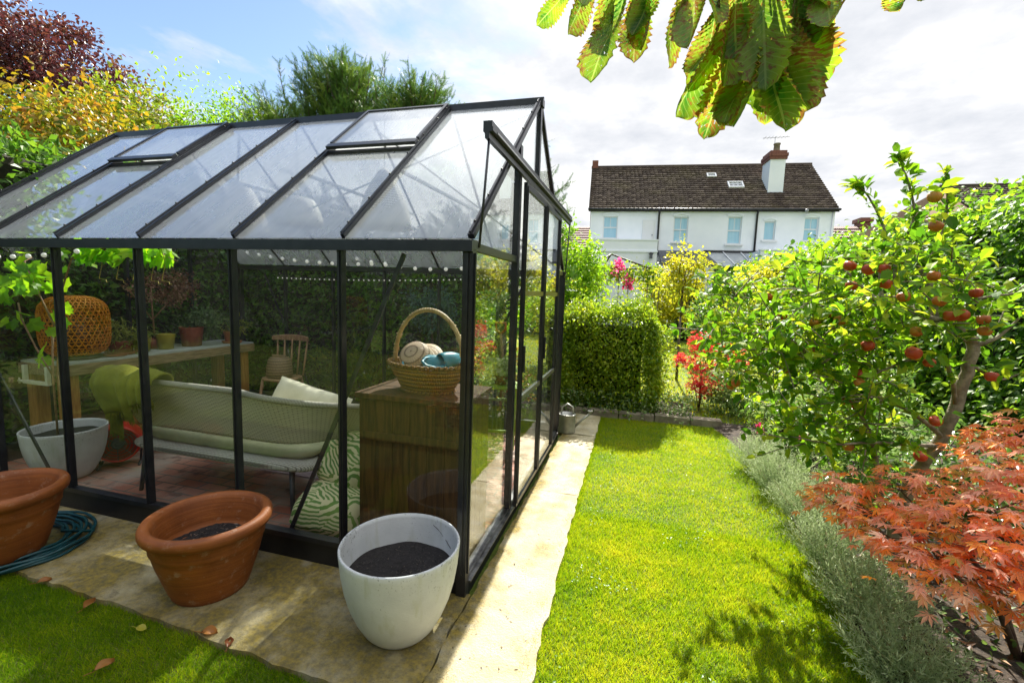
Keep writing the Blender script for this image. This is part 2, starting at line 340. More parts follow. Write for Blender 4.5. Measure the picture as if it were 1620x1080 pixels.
def slab(name, poly, z=.0, h=.12, step=.045):
    pts = []
    for i in range(len(poly)):
        a, b = np.array(poly[i], float), np.array(poly[(i+1) % len(poly)], float); n = max(1, int(np.linalg.norm(b-a)/step)); d = (b-a)/np.linalg.norm(b-a); nn = np.array([-d[1], d[0]])
        ph = random.random()*9
        for k in range(n):
            w = 0 if k == 0 else .005*math.sin(k*.61+ph)+.004*math.sin(k*1.7+2*ph)+.004*random.uniform(-1, 1)
            pts.append(a+(b-a)*k/n+nn*w)
    n = len(pts); mb = MB(); mb.add([(x, y, z) for x, y in pts]+[(x, y, z-h) for x, y in pts], [tuple(range(n))]+[(i, n+i, n+(i+1) % n, (i+1) % n) for i in range(n)])
    return mb.build(name, conc)
def pedge(y): return -.34+.012*math.sin(y*1.9)
tag(slab('garden_path', [(-6.5, 1.5), (-3.1, 1.475), (-2.2, 1.45), (-1.4, 1.40), (-.738, 1.36), (-.738, 2.05), (-6.5, 2.05)]), kind='structure')
tag(slab('garden_path', [(-.728, .2), (-.30, .2), (-.32, 1.6), (-.345, 2.9), (-.35, 3.38), (-.728, 3.38)], .002), kind='structure')
tag(slab('garden_path', [(-.728, 3.392), (-.35, 3.392), (-.355, 4.93), (-.728, 4.93)], -.001), kind='structure')
tag(slab('path_end_slab', [(-.95, 4.945), (-.36, 4.945), (-.37, 5.82), (-.95, 5.84)], .003), kind='structure')
stone = plain('edging_stone', (.16, .13, .09), (.30, .26, .19), 9, .9, bmp=.7, bscale=40)
e = MB(); x = -1.3
while x < 1.0:
    w = random.uniform(.3, .5); e.box((x, 5.88+random.uniform(-.01, .01)+max(0, x)*.10, -.05), (x+w-.012, 6.02+max(0, x)*.10, .065+random.uniform(-.01, .012)), .012); x += w
tag(e.build('stone_edging', stone), kind='structure')
def _brick():
    m, t, p, o = base('floor_brick'); v = nd(t, 'ShaderNodeTexCoord').outputs['Object']
    b = nd(t, 'ShaderNodeTexBrick'); setin(b, Scale=1, Mortar_Size=.007, Brick_Width=.215, Row_Height=.105, Bias=0.); b.inputs['Color1'].default_value = (.30, .10, .06, 1); b.inputs['Color2'].default_value = (.44, .20, .14, 1); b.inputs['Mortar'].default_value = (.13, .11, .09, 1)
    t.links.new(mapping(t, v, rot=(0, 0, .0)), b.inputs[0])
    c = mixc(t, ramp(t, noise(t, 2.2, 6, v), [(.48, (0, 0, 0)), (.68, (1, 1, 1))]), b.outputs[0], (.36, .30, .25)); c = mixc(t, ramp(t, noise(t, 6, 5, v), [(.3, (1, 1, 1)), (.45, (0, 0, 0))]), c, (.10, .05, .04))
    t.links.new(c, p.inputs['Base Color']); setin(p, Roughness=.75); t.links.new(bump(t, math_(t, 'ADD', b.outputs[1], math_(t, 'MULTIPLY', noise(t, 30, 4, v), -.6)), -.6, .006), p.inputs['Normal']); return m
tag(MB().box((-5.0, 2.06, -.1), (-.79, 4.77, .008)).build('brick_floor', _brick()), kind='structure')
# ------------------------------------------------------------------ grass
grass_m = leafmat('grass', [(.085, .18, .003), (.19, .31, .004), (.34, .40, .006), (.48, .44, .02)], .45, 1.7, .6, .2)
def turfpts(n, x0, x1, y0, y1, ok):
    p = np.stack([RNG.uniform(x0, x1, n), RNG.uniform(y0, y1, n)], 1); return p[ok(p)]
def grass(name, P, L, W, hi=0., lean=.45):
    n = len(P); pos = np.concatenate([P, np.full((n, 1), -.032)], 1)
    dr = unit(np.concatenate([RNG.normal(size=(n, 2))*lean, np.ones((n, 1))], 1)); nr = unit(np.concatenate([RNG.normal(size=(n, 2)), np.full((n, 1), .2)], 1))
    q = np.concatenate([P, np.zeros((n, 1))], 1); pat = smoothn(q, 2.6, 1.3)*.17+smoothn(q, 9., .3)*.15+smoothn(q, 23., .7)*.10
    r = np.clip(.46+hi+pat+RNG.normal(size=n)*.2, 0, 1); s = .6+.7*RNG.random(n)
    return tag(leaves(name, grass_m, None, T_BLADE, pos, dr, nr, L*s*(1+.25*pat), W, r), kind='stuff')
be = np.vectorize(bed_edge)
def inlawn(p): return (p[:, 0] > -.345+.02*np.sin(p[:, 1]*31)*np.sin(p[:, 1]*13)-.0*p[:, 0]) & (p[:, 0] < be(p[:, 1])+.03) & (p[:, 1] < 5.9)
ef = np.stack([-.352+.03*RNG.random(9000)**2*np.sign(RNG.normal(size=9000)), RNG.uniform(1.2, 5.8, 9000)], 1)
grass('edge_grass', ef, .045, .004, -.05, .9)
P = np.concatenate([turfpts(130000, -.38, 1.3, 1.25, 3.2, inlawn), turfpts(80000, -.4, 1.3, 3.2, 5.95, inlawn)])
grass('lawn_grass', P, .031, .0036, lean=.6)
def infront(p):
    e = np.interp(p[:, 0], [-6.5, -3.1, -2.2, -1.4, -.74], [1.5, 1.475, 1.45, 1.40, 1.36]); w = .02*np.sin(p[:, 0]*23)*np.sin(p[:, 0]*9.1)
    return ((p[:, 1] < e+.01+w) & (p[:, 0] < -.72))
grass('front_grass', turfpts(95000, -4.2, -.7, .75, 1.52, infront), .033, .0036, -.16, .6)  # blades tinted darker: the shade here is put into their colour
def infar(p): return ((p[:, 0] > .3+.05*np.sin(p[:, 1]*3)) | (p[:, 1] > 7.1) | ((p[:, 0] < -1.5) & (p[:, 1] > 6.1)))
grass('back_lawn_grass', turfpts(70000, -6, 3.2, 6.1, 17, infar), .05, .012, .3)  # blades tinted brighter: sunlight on the back lawn is put into their colour
# ------------------------------------------------------------------ greenhouse
GX1, GX0, GY0, GY1, PW = -.781, -5.0146, 2.04, 4.78, .7056
GYR = (GY0+GY1)/2; ZE, ZR, ZB = 1.79, 2.95, .15
alu = plain('dark_powder_coated_aluminium', (.010, .011, .017), (.020, .021, .028), 14, .33, spec=.6, bmp=.05, bscale=200)
plinth_m = plain('black_base_panel', (.008, .009, .014), (.02, .02, .024), 6, .45, spec=.4)
steel = plain('bare_aluminium', (.42, .42, .42), (.6, .6, .58), 30, .32, metal=.9)
gl_wall = glass('clear_wall_glass', .006, boost=.55)
gl_gable = glass('clear_gable_glass', .010, boost=1.1)
gl_roof = glass('dusty_roof_glass', .37, boost=1.9, dirtcol=(.86, .88, .92), even=True)
gl_back = glass('back_glass', .015)
GH = thing('greenhouse', 'dark framed glass greenhouse full of furniture, standing on a brick floor beside the path', 'greenhouse', (0, 0, 0))
def part(mb, name, mat, parent=GH): return mb.build(name, mat, parent)
bx = [GX1-PW*i for i in range(7)]
# base and corner posts
b = MB(); b.box((GX0-.02, GY0-.012, -.03), (GX1+.02, GY0+.03, ZB-.03)); b.box((GX0-.02, GY1-.03, -.03), (GX1+.02, GY1+.012, ZB-.03))
b.box((GX0-.018, GY0+.031, -.03), (GX0+.03, GY1-.031, ZB-.03)); b.box((GX1-.03, GY0+.031, -.03), (GX1+.018, GY1-.031, .05)); part(b, 'base_panel', plinth_m)
b = MB(); b.box((GX0+.026, GY0-.022, ZB-.029), (GX1-.026, GY0+.028, ZB)); b.box((GX0+.026, GY1-.028, ZB-.029), (GX1-.026, GY1+.022, ZB)); b.box((GX0-.022, GY0+.03, ZB-.029), (GX0+.028, GY1-.03, ZB)); part(b, 'sill_rail', alu)
b = MB(); b.box((GX1-.028, GY0+.03, .051), (GX1+.012, GY1-.03, .075)); b.box((GX1-.045, GY0+.03, .0505), (GX1-.0285, GY1-.03, .058)); b.box((GX1+.0125, GY0+.03, .0505), (GX1+.036, GY1-.03, .0585)); part(b, 'door_threshold', plain('worn_aluminium', (.07, .07, .075), (.28, .28, .28), 12, .3, metal=.8))
for x in (GX0, GX1):
    for y in (GY0, GY1):
        b = MB(); b.box((x-.025, y-.025, -.03), (x+.025, y+.025, ZE-.03)); sx_ = 1 if x == GX1 else -1; sy_ = -1 if y == GY0 else 1
        b.box((x+sx_*.0255, y-.006, .12), (x+sx_*.034, y+.006, ZE-.06)); b.box((x-.006, y+sy_*.0255, .12), (x+.006, y+sy_*.034, ZE-.06)); part(b, 'corner_post', alu)
for x in bx[1:-1]:
    for y, s in ((GY0, -1), (GY1, 1)):
        b = MB(); b.box((x-.013, y-.02, ZB), (x+.013, y+.02, ZE-.035)); b.box((x-.004, y+s*.0205, ZB), (x+.004, y+s*.028, ZE-.04)); part(b, 'mullion', alu)
for y in [GY0+(GY1-GY0)*k/4 for k in (1, 2, 3)]:
    part(MB().box((GX0-.02, y-.013, ZB), (GX0+.02, y+.013, ZE+min(y-GY0, GY1-y)*.8469-.02)), 'mullion', alu)
# wall panes
def pane(pts, n, mat, name, t=.002):
    pts = [np.array(p, float) for p in pts]; n = np.array(n, float)*t; k = len(pts)
    mb = MB(); mb.add([p+n for p in pts]+[p-n for p in pts], [tuple(range(k)), tuple(range(2*k-1, k-1, -1))]+[(i, k+i, k+(i+1) % k, (i+1) % k) for i in range(k)])
    return mb.build(name, mat, GH)
for i in range(6):
    xa, xb = bx[i+1]+.013, bx[i]-.013
    pane([(xa, GY0, ZB), (xb, GY0, ZB), (xb, GY0, ZE-.05), (xa, GY0, ZE-.05)], (0, -1, 0), gl_wall, 'wall_pane')
    pane([(xa, GY1, ZB), (xb, GY1, ZB), (xb, GY1, ZE-.05), (xa, GY1, ZE-.05)], (0, 1, 0), gl_back, 'wall_pane')
zt = lambda y: ZE+min(y-GY0, GY1-y)*(ZR-ZE)/(GYR-GY0)
for k in range(4):
    ya, yb = GY0+(GY1-GY0)*k/4+.014, GY0+(GY1-GY0)*(k+1)/4-.014
    pane([(GX0, ya, ZB), (GX0, yb, ZB), (GX0, yb, zt(yb)-.03), (GX0, ya, zt(ya)-.03)], (1, 0, 0), gl_back, 'wall_pane')
# eaves, ridge
for y, s in ((GY0, -1), (GY1, 1)):
    b = MB(); b.box((GX0-.03, y-.03, ZE-.045), (GX1+.03, y+.03, ZE)); b.box((GX0-.03, y+s*.0305, ZE-.055), (GX1+.03, y+s*.05, ZE-.005)); part(b, 'eaves_gutter', alu)
b = MB(); b.box((GX0-.03, GYR-.03, ZR-.035), (GX1+.03, GYR+.03, ZR+.018)); b.box((GX0-.03, GYR-.008, ZR+.0185), (GX1+.03, GYR+.008, ZR+.035)); part(b, 'ridge_beam', alu)
L = math.hypot(GYR-GY0, ZR-ZE); cs, sn = (GYR-GY0)/L, (ZR-ZE)/L
def rp(x, k, side=0, off=0):
    """point on the roof: k from eaves to ridge, raised off along the slope's normal"""
    y = GY0+(GYR-GY0)*k-sn*off; z = ZE+(ZR-ZE)*k+cs*off
    return (x, y if side == 0 else GY0+GY1-y, z)
for side in (0, 1):
    nrm = (0, -sn if side == 0 else sn, cs)
    for i, x in enumerate(bx):
        w = .019 if 0 < i < 6 else .032
        b = MB(); b.bar(rp(x, .012, side, .008), rp(x, .985, side, .008), w, .028, nrm); b.bar(rp(x, .012, side, .031), rp(x, .985, side, .031), w*.35, .012, nrm)
        for q in (.06, .2, .36, .52, .68, .84, .95): b.ball(rp(x, q, side, .040), .0065, 8)
        part(b, 'rafter', alu)
    for i in range(6):
        xa, xb = bx[i+1]+.011, bx[i]-.011; vent = side == 0 and i in (1, 4); k1 = .62 if vent else .985
        pane([rp(xa, .01, side), rp(xb, .01, side), rp(xb, k1, side), rp(xa, k1, side)], nrm, gl_roof, 'roof_pane')
        if vent:
            v = thing('roof_vent', None, None); v.parent = GH
            b = MB(); o = .045
            b.bar(rp(xa-.006, .615, 0, o), rp(xb+.006, .615, 0, o), .05, .022, nrm); b.bar(rp(xa+.002, .64, 0, o), rp(xa+.002, .985, 0, o), .022, .022, nrm); b.bar(rp(xb-.002, .64, 0, o), rp(xb-.002, .985, 0, o), .022, .022, nrm); b.bar(rp(xa+.014, .975, 0, o), rp(xb-.014, .975, 0, o), .022, .022, nrm)
            b.bar(rp(xa, .60, 0, .005), rp(xb, .60, 0, .005), .03, .03, nrm); b.build('vent_frame', alu, v)
            mb = MB(); q = [rp(xa+.013, .645, 0, o), rp(xb-.013, .645, 0, o), rp(xb-.013, .965, 0, o), rp(xa+.013, .965, 0, o)]; d = np.array(nrm)*.002
            mb.add([np.array(p)+d for p in q]+[np.array(p)-d for p in q], [(0, 1, 2, 3), (7, 6, 5, 4), (0, 4, 5, 1), (1, 5, 6, 2), (2, 6, 7, 3), (3, 7, 4, 0)]); mb.build('vent_pane', gl_roof, v)
# gable with sliding doors
DY0, DYM, DY1 = 2.98, 3.60, 4.24
xg = GX1
for y, w in ((2.88, .05), (DY1+.06, .04)):
    part(MB().box((xg-.022, y-w/2, .075), (xg+.018, y+w/2, zt(y)-.02)), 'door_jamb', alu)
part(MB().box((xg-.02, GYR-.022, 2.36), (xg+.018, GYR+.022, ZR-.036)), 'king_post', alu)
for ya, yb in ((GY0+.026, 2.854), (DY1+.081, GY1-.026)):
    part(MB().box((xg-.02, ya, ZE-.045), (xg+.015, yb, ZE-.005)), 'gable_rail', alu)
    pane([(xg, ya, .08), (xg, yb, .08), (xg, yb, ZE-.045), (xg, ya, ZE-.045)], (1, 0, 0), gl_gable, 'gable_pane')
pane([(xg, 2.06, ZE-.004), (xg, 2.854, ZE-.004), (xg, 2.854, zt(2.854)-.035)], (1, 0, 0), gl_gable, 'gable_pane')
pane([(xg, DY1+.081, ZE-.004), (xg, GY1-.02, ZE-.004), (xg, DY1+.081, zt(DY1+.081)-.035)], (1, 0, 0), gl_gable, 'gable_pane')
pane([(xg, 2.906, 2.40), (xg, GYR-.023, 2.40), (xg, GYR-.023, ZR-.05), (xg, 2.906, zt(2.906)-.035)], (1, 0, 0), gl_gable, 'gable_pane')
pane([(xg, GYR+.023, 2.40), (xg, DY1+.039, 2.40), (xg, DY1+.039, zt(DY1+.039)-.035), (xg, GYR+.023, ZR-.05)], (1, 0, 0), gl_gable, 'gable_pane')
b = MB(); b.box((xg+.019, 2.13, 2.312), (xg+.064, 4.86, 2.362)); b.box((xg+.0645, 2.13, 2.316), (xg+.069, 4.86, 2.334)); b.box((xg+.03, 2.125, 2.28), (xg+.052, 4.865, 2.3115)); part(b, 'door_track', alu)
part(MB().box((xg+.0695, 2.2, 2.32), (xg+.073, 4.8, 2.328)), 'track_lip', steel)
for y0, y1 in ((2.15, 2.085), (4.84, 4.775)):
    part(MB().tube([(xg+.045, y0, 2.30), (xg+.04, y0+(y1-y0)*.5, 2.05), (xg+.03, y1, 1.76)], .0065, 8), 'track_stay', alu)
for ya, yb in ((DY0-.07, DYM-.004), (DYM+.004, DY1+.02)):
    d = thing('sliding_door', None, None); d.parent = GH; xd = xg+.042
    b = MB()
    for y in (ya+.018, yb-.018): b.box((xd-.012, y-.018, .07), (xd+.012, y+.018, 2.262)); b.box((xd+.0125, y-.005, .09), (xd+.018, y+.005, 2.24))
    b.box((xd-.011, ya+.036, .07), (xd+.011, yb-.036, .10)); b.box((xd-.011, ya+.036, 2.225), (xd+.011, yb-.036, 2.262)); b.build('door_frame', alu, d)
    for z in (.83, 1.55):
        r = MB(); r.box((xd-.011, ya+.036, z-.017), (xd+.011, yb-.036, z+.017)); r.build('door_rail', steel if z < 1 else plain('brassy_rail', (.20, .17, .06), (.3, .26, .10), 20, .4, metal=.6), d)
    for z0, z1 in ((.10, .813), (.847, 1.533), (1.567, 2.225)):
        mb = MB(); mb.box((xd-.002, ya+.036, z0), (xd+.002, yb-.036, z1)); mb.build('door_pane', gl_gable, d)
    MB().box((xd+.0185, ya+.008, 1.02), (xd+.035, ya+.02, 1.2), .004).build('handle', alu, d)
# wind braces and roof ties
for p, q in (((-1.15, 2.085, 1.73), (-1.87, 2.085, .14)), ((-4.97, 2.085, 1.73), (-3.86, 2.085, .14)), ((-1.15, 4.73, 1.73), (-1.87, 4.73, .14)), ((-4.6, 4.73, 1.73), (-3.86, 4.73, .14))):
    part(MB().bar(p, q, .024, .010, (0, 1, 0)), 'wind_brace', alu)
pale = plain('lit_aluminium', (.55, .56, .58), None, rough=.4, metal=.3)  # pale tone imitates light reflecting off the roof braces
for (xa, ka), (xb, kb), sd in (((-.82, .93), (-2.2, .03), 0), ((-4.98, .93), (-3.6, .03), 0), ((-.82, .05), (-2.2, .95), 1), ((-4.98, .05), (-3.6, .95), 1)):
    part(MB().bar(rp(xa, ka, sd, -.03), rp(xb, kb, sd, -.03), .022, .008, (0, 0, 1)), 'wind_brace', pale)
for x in bx[1:-1]:
    part(MB().bar((x, GY0+.62, ZE+.5), (x, GY1-.62, ZE+.5), .016, .02), 'roof_tie', pale)
# ------------------------------------------------------------------ pots outside
def _terra():
    m, t, p, o = base('terracotta'); v = nd(t, 'ShaderNodeTexCoord').outputs['Object']
    c = mixc(t, ramp(t, noise(t, 7, 6, v), [(.35, (0, 0, 0)), (.65, (1, 1, 1))]), (.18, .046, .006), (.31, .088, .013))
    c = mixc(t, math_(t, 'MULTIPLY', ramp(t, noise(t, 18, 6, v, .7), [(.565, (0, 0, 0)), (.68, (1, 1, 1))]), .7), c, (.44, .30, .21))
    ring = noise(t, 1, 3, mapping(t, v, (3, 3, 95)))
    t.links.new(mixc(t, .35, c, ramp(t, ring, [(.35, (.155, .038, .005)), (.65, (.33, .098, .016))])), p.inputs['Base Color'])
    setin(p, Roughness=.62); t.links.new(bump(t, math_(t, 'ADD', ring, math_(t, 'MULTIPLY', noise(t, 60, 4, v), .5)), .35, .006), p.inputs['Normal']); return m
terra = _terra()
pot_soil = plain('damp_potting_soil', (.010, .008, .009), (.022, .018, .018), 60, .95, bmp=.5, bscale=120)
def shell(prof_out, t, floor):
    """pot profile: outside up, over the rim, down the inside"""
    return [(0.001, 0), (prof_out[0][0]*.97, 0)]+prof_out+[(max(.001, r-t), z) for r, z in reversed(prof_out) if z > floor]+[(.001, floor)]
def litter(name, parent, r, z, n, mat, size=.02):
    a = RNG.uniform(0, 2*PI, n); q = r*np.sqrt(RNG.random(n)); pos = np.stack([q*np.cos(a), q*np.sin(a), z+RNG.random(n)*.012], 1)
    return leaves(name, mat, parent, T_LANCE, pos, rdir(n, .3), np.array([0, 0, 1])+rdir(n)*.5, size*(.5+RNG.random(n)), size*.35)
chips = leafmat('bark_chips', [(.03, .02, .015), (.12, .08, .06), (.3, .24, .2)], .1)
TPROF = [(.165, 0), (.172, .012), (.186, .05), (.205, .11), (.224, .17), (.238, .225), (.244, .255), (.250, .262), (.250, .272), (.255, .30), (.260, .322), (.272, .328), (.283, .338), (.288, .352), (.287, .368), (.280, .382), (.268, .389), (.255, .389)]
def tpot(label, loc, rz, n):
    t = thing('terracotta_pot', label, 'plant pot', loc, rz, 'large terracotta pots by the greenhouse')
    pr = [(.001, 0)]+TPROF+[(.243, .383), (.233, .36), (.222, .30), (.212, .25), (.206, .215), (.001, .205)]
    MB().lathe(pr, 72).build('pot_body', terra, t)
    G = [[((.0005+.2245*i/6)*math.cos(2*PI*j/40), (.0005+.2245*i/6)*math.sin(2*PI*j/40), .222+.012*math.sin(i*2+j*.8)+.006*random.random()) for j in range(41)] for i in range(7)]
    MB().sheet(G).build('soil', pot_soil, t); tag(litter('bark_litter', t, .17, .236, n, chips), kind='stuff'); return t
tpot('empty terracotta pot standing alone between the hose and the white pot, right under the glass', (-2.03, 1.70, 0), .4, 120)
tpot('terracotta pot cropped by the photo edge, standing on the coiled blue hose', (-3.30, 1.53, .02), 1.7, 60)
def _white(name, marks=True):
    m, t, p, o = base(name); v = nd(t, 'ShaderNodeTexCoord').outputs['Object']
    s = nd(t, 'ShaderNodeSeparateXYZ'); t.links.new(v, s.inputs[0])
    c = mixc(t, ramp(t, noise(t, 5, 5, v), [(.35, (0, 0, 0)), (.7, (1, 1, 1))]), (.52, .53, .55), (.66, .67, .68))
    band = math_(t, 'MULTIPLY', math_(t, 'MULTIPLY', s.outputs[2], s.outputs[2]), .9)
    k = noise(t, 95, 4, mapping(t, v, (1, 1, .7)), .7); k2 = noise(t, 3.2, 4, v)
    spots = ramp(t, math_(t, 'ADD', k, math_(t, 'MULTIPLY_ADD', k2, .35, band)), [(.89, (0, 0, 0)), (.98, (1, 1, 1))])
    c = mixc(t, math_(t, 'MULTIPLY', spots, .75), c, (.08, .08, .07))
    st = noise(t, 1, 4, mapping(t, v, (25, 25, 4))); c = mixc(t, math_(t, 'MULTIPLY', ramp(t, st, [(.55, (0, 0, 0)), (.75, (1, 1, 1))]), .45), c, (.42, .43, .30))
    t.links.new(c, p.inputs['Base Color']); setin(p, Roughness=.6); t.links.new(bump(t, noise(t, 1, 4, mapping(t, v, (60, 60, 160))), .25, .004), p.inputs['Normal']); return m
white_m = _white('weathered_white_resin')
WPROF = [(.125, 0), (.140, .006), (.165, .035), (.198, .095), (.226, .165), (.246, .24), (.258, .315), (.265, .39), (.267, .412), (.264, .418)]
def wpot(name, label, loc, soilz, sc=1., group=None):
    t = thing(name, label, 'plant pot', loc, 0, group)
    pr = [(.001, 0)]+WPROF+[(.256, .416), (.254, .40), (.247, .32), (.236, .24), (.218, .165), (.001, .15)]
    MB().lathe([(r*sc, z*sc) for r, z in pr], 80).build('pot_body', white_m, t)
    R = (.2455 if soilz > .3 else .242)*sc; G = [[((.0005+R*i/8)*math.cos(2*PI*j/48), (.0005+R*i/8)*math.sin(2*PI*j/48), soilz+.003*math.sin(i*1.7+j*.9)+.002*random.random()) for j in range(49)] for i in range(9)]
    MB().sheet(G).build('soil', pot_soil, t); return t
wp = wpot('white_pot', 'white speckled pot filled with dark soil at the near corner of the greenhouse', (-.965, 1.735, 0), .275)
tag(litter('compost_crumbs', wp, .215, .276, 260, leafmat('compost', [(.012, .01, .01), (.03, .024, .02), (.09, .07, .05)], .05), .013), kind='stuff')
MB().tube([(.05, .235, .385), (.08, .238, .36), (.12, .22, .335), (.17, .175, .318)], .0015, 5).build('dry_stalk', plain('dry_stalk', (.05, .03, .03)), wp)
# hose
hose_m = plain('blue_hose_rubber', (.006, .05, .065), (.012, .085, .10), 12, .38)
h = MB(); pts = []
for k in range(9*40):
    a = 2*PI*k/40; r = .20+.155*((k/40*.37) % 1)+.012*math.sin(a*2+k*.02); pts.append((r*1.1*math.cos(a)+.02*math.sin(k*.013), r*math.sin(a), .010+.013*int(k/40/3.2)+.004*math.sin(a*3+k)))
h.tube(pts, .0085, 8); ho = h.build('garden_hose', hose_m); ho.location = (-3.40, 1.62, 0)
tag(ho, 'coiled dark blue garden hose lying under a terracotta pot on the concrete', 'hose')
# fallen leaves on the grass
dry = leafmat('dry_leaf', [(.16, .05, .02), (.30, .11, .03), (.42, .20, .05)], .3, 1.2)
def fallen(x, y, L, rz, label, mat=dry, z=.0, curl=.5):
    G = []; n = 8
    for i in range(n+1):
        u = i/n; w = .32*L*math.sin(PI*min(1, u*1.02))**.8; G.append([(L*u, w*s, .02*L+curl*L*.45*(s*s)*(.4+u)+.10*L*math.sin(u*5)) for s in (-1, -.5, 0, .5, 1)])
    mb = MB().sheet(G); mb.tube([(0, 0, .02*L), (-.25*L, .03*L, .06*L), (-.5*L, 0.02*L, .10*L)], .0016, 5)
    o = mb.build('fallen_leaf', mat); o.location = (x, y, z); o.rotation_euler = (.2, 0, rz); tag(o, label, 'leaf', 'dry leaves fallen on the shaded grass')
    a = o.data.attributes.new('rnd', 'FLOAT', 'POINT'); a.data.foreach_set('value', np.full(len(o.data.vertices), random.random(), np.float32)); return o
fallen(-1.99, 1.15, .065, 1.3, 'curled brown leaf with a long stalk, lowest on the shaded grass')
fallen(-1.78, 1.435, .07, .3, 'curled tan leaf at the concrete edge below the terracotta pot', z=.0)
fallen(-1.60, 1.40, .055, 2.2, 'small rust brown leaf on grass between the two round pots')
fallen(-2.86, 1.44, .055, .9, 'pale brown leaf at the concrete edge near the hose')
fallen(-2.43, 1.38, .065, 1.9, 'dark torn leaf at the edge of the concrete slab')
fallen(-2.08, 1.37, .05, .2, 'small flat yellow leaf on the shaded grass', leafmat('yellow_leaf', [(.4, .36, .03), (.45, .4, .05)], .3, 1.2), curl=.1)
# watering can
zinc = plain('galvanised_zinc', (.30, .30, .27), (.5, .5, .46), 9, .45, metal=.6)
w = thing('watering_can', 'small galvanised watering can at the far corner of the greenhouse', 'watering can', (-.69, 5.0, .003), 0)
MB().lathe([(.001, 0), (.098, 0), (.10, .01), (.095, .2), (.10, .205), (.09, .21), (.086, .19), (.001, .15)], 28).build('can_body', zinc, w)
MB().tube([(-.07, 0, .2), (-.06, 0, .28), (.0, 0, .32), (.06, 0, .29), (.07, 0, .2)], .009, 8).build('carry_handle', zinc, w)
MB().tube([(.085, -.0, .06), (.16, .02, .14), (.25, .04, .22)], [.017, .013, .012], 8).lathe([(.012, .0), (.03, .03), (.032, .035), (.001, .036)], 14, (.25, .04, .22)).build('spout', zinc, w)
# ------------------------------------------------------------------ inside the greenhouse
FZ = .008
wood_old = plain('weathered_timber', (.14, .085, .045), (.30, .20, .12), 5, .75, bmp=.3, bscale=30, stretch=(14, 1.5, 14))
wood_gold = plain('golden_timber', (.30, .13, .03), (.46, .23, .06), 5, .6, bmp=.25, bscale=30, stretch=(14, 14, 1.5))
grey_top = plain('grey_painted_board', (.27, .30, .32), (.40, .43, .44), 6, .6, bmp=.2, bscale=40, stretch=(12, 1, 12))
brown_old = plain('brown_stained_timber', (.045, .020, .007), (.115, .052, .015), 4, .7, spec=.2, bmp=.3, bscale=30, stretch=(14, 14, 1.2))
w = thing('potting_bench', 'long timber potting bench with grey top running along the end wall', 'workbench', (0, 0, 0))
MB().box((-4.975, 2.52, .835), (-4.47, 4.42, .852)).build('bench_top', grey_top, w)
b = MB(); b.box((-4.52, 2.50, .745), (-4.455, 4.42, .834), .004); b.box((-4.975, 2.50, .745), (-4.521, 2.545, .834), .004); b.box((-4.975, 4.375, .745), (-4.521, 4.42, .834), .004); b.build('apron', wood_old, w)
for x in (-4.56, -4.93):
    for y in (2.60, 4.33): MB().box((x-.05, y-.05, FZ), (x+.05, y+.05, .744), .005).build('leg', wood_gold, w)
MB().box((-4.93, 2.66, .25), (-4.56, 4.27, .275)).build('shelf', wood_old, w)
cream = plain('cream_enamel', (.55, .56, .48), (.66, .66, .58), 20, .4)
c = thing('clamp', 'cream painted G clamp gripping the near end of the potting bench', 'clamp', (-4.72, 2.485, .80), 0)
b = MB(); b.box((-.15, -.018, -.10), (-.122, .012, .025), .003); b.box((.122, -.018, -.10), (.15, .012, .025), .003); b.box((-.15, -.018, -.13), (.15, .012, -.101), .003); b.build('clamp_frame', cream, c)
MB().tube([(-.22, -.003, -.115), (-.151, -.003, -.115)], .011, 10).tube([(-.215, -.003, -.14), (-.215, -.003, -.09)], .006, 8).build('screw', cream, c)
# bamboo lantern
bam = plain('orange_bamboo', (.55, .17, .006), (.80, .33, .015), 25, .5, bmp=.2, bscale=60)
lt = thing('bamboo_lantern', 'orange woven bamboo lantern on a black base on the bench', 'lantern', (-4.72, 2.77, .853), 0)
prof = [(.135, .03), (.185, .055), (.222, .11), (.234, .19), (.236, .30), (.234, .39), (.222, .455), (.19, .50), (.14, .53), (.075, .545)]
zs = np.array([p[1] for p in prof]); rs = np.array([p[0] for p in prof]); ss = np.concatenate([[0], np.cumsum(np.hypot(np.diff(rs), np.diff(zs)))]); ss /= ss[-1]
def LP(u): return float(np.interp(u, ss, rs)), float(np.interp(u, ss, zs))
b = MB(); NH = 34
for k in range(NH):
    for s in (-1, 1):
        G = []
        for i in range(33):
            u = i/32; r, z = LP(u); a = 2*PI*k/NH+s*u*1.45; o = .0018*s*math.cos(PI*(u*24+k)); row = []
            for e in (-1, 1): aa = a+e*.0052/max(r, .08)*.75; row.append(((r+o)*math.cos(aa), (r+o)*math.sin(aa), z))
            G.append(row)
        b.sheet(G)
lat = b.build('lattice', bam, lt); thicken(lat, .0025, 0)
b = MB()
for u in np.linspace(.04, .98, 22):
    r, z = LP(u); b.tube([((r-.002)*math.cos(2*PI*j/40), (r-.002)*math.sin(2*PI*j/40), z) for j in range(40)], .0035, 5, closed=True)
b.build('hoop', bam, lt)
MB().lathe([(.001, 0), (.165, 0), (.17, .005), (.17, .024), (.15, .03), (.001, .03)], 40).build('base', plain('black_lacquer', (.01, .01, .012), None, rough=.4), lt)
MB().lathe([(.001, .031), (.09, .031), (.095, .04), (.095, .28), (.08, .29), (.001, .291)], 24).build('inner_core', plain('dark_brown_core', (.08, .035, .01), (.14, .06, .02), 6, .3), lt)  # dark brown cylinder filling the lantern behind the lattice
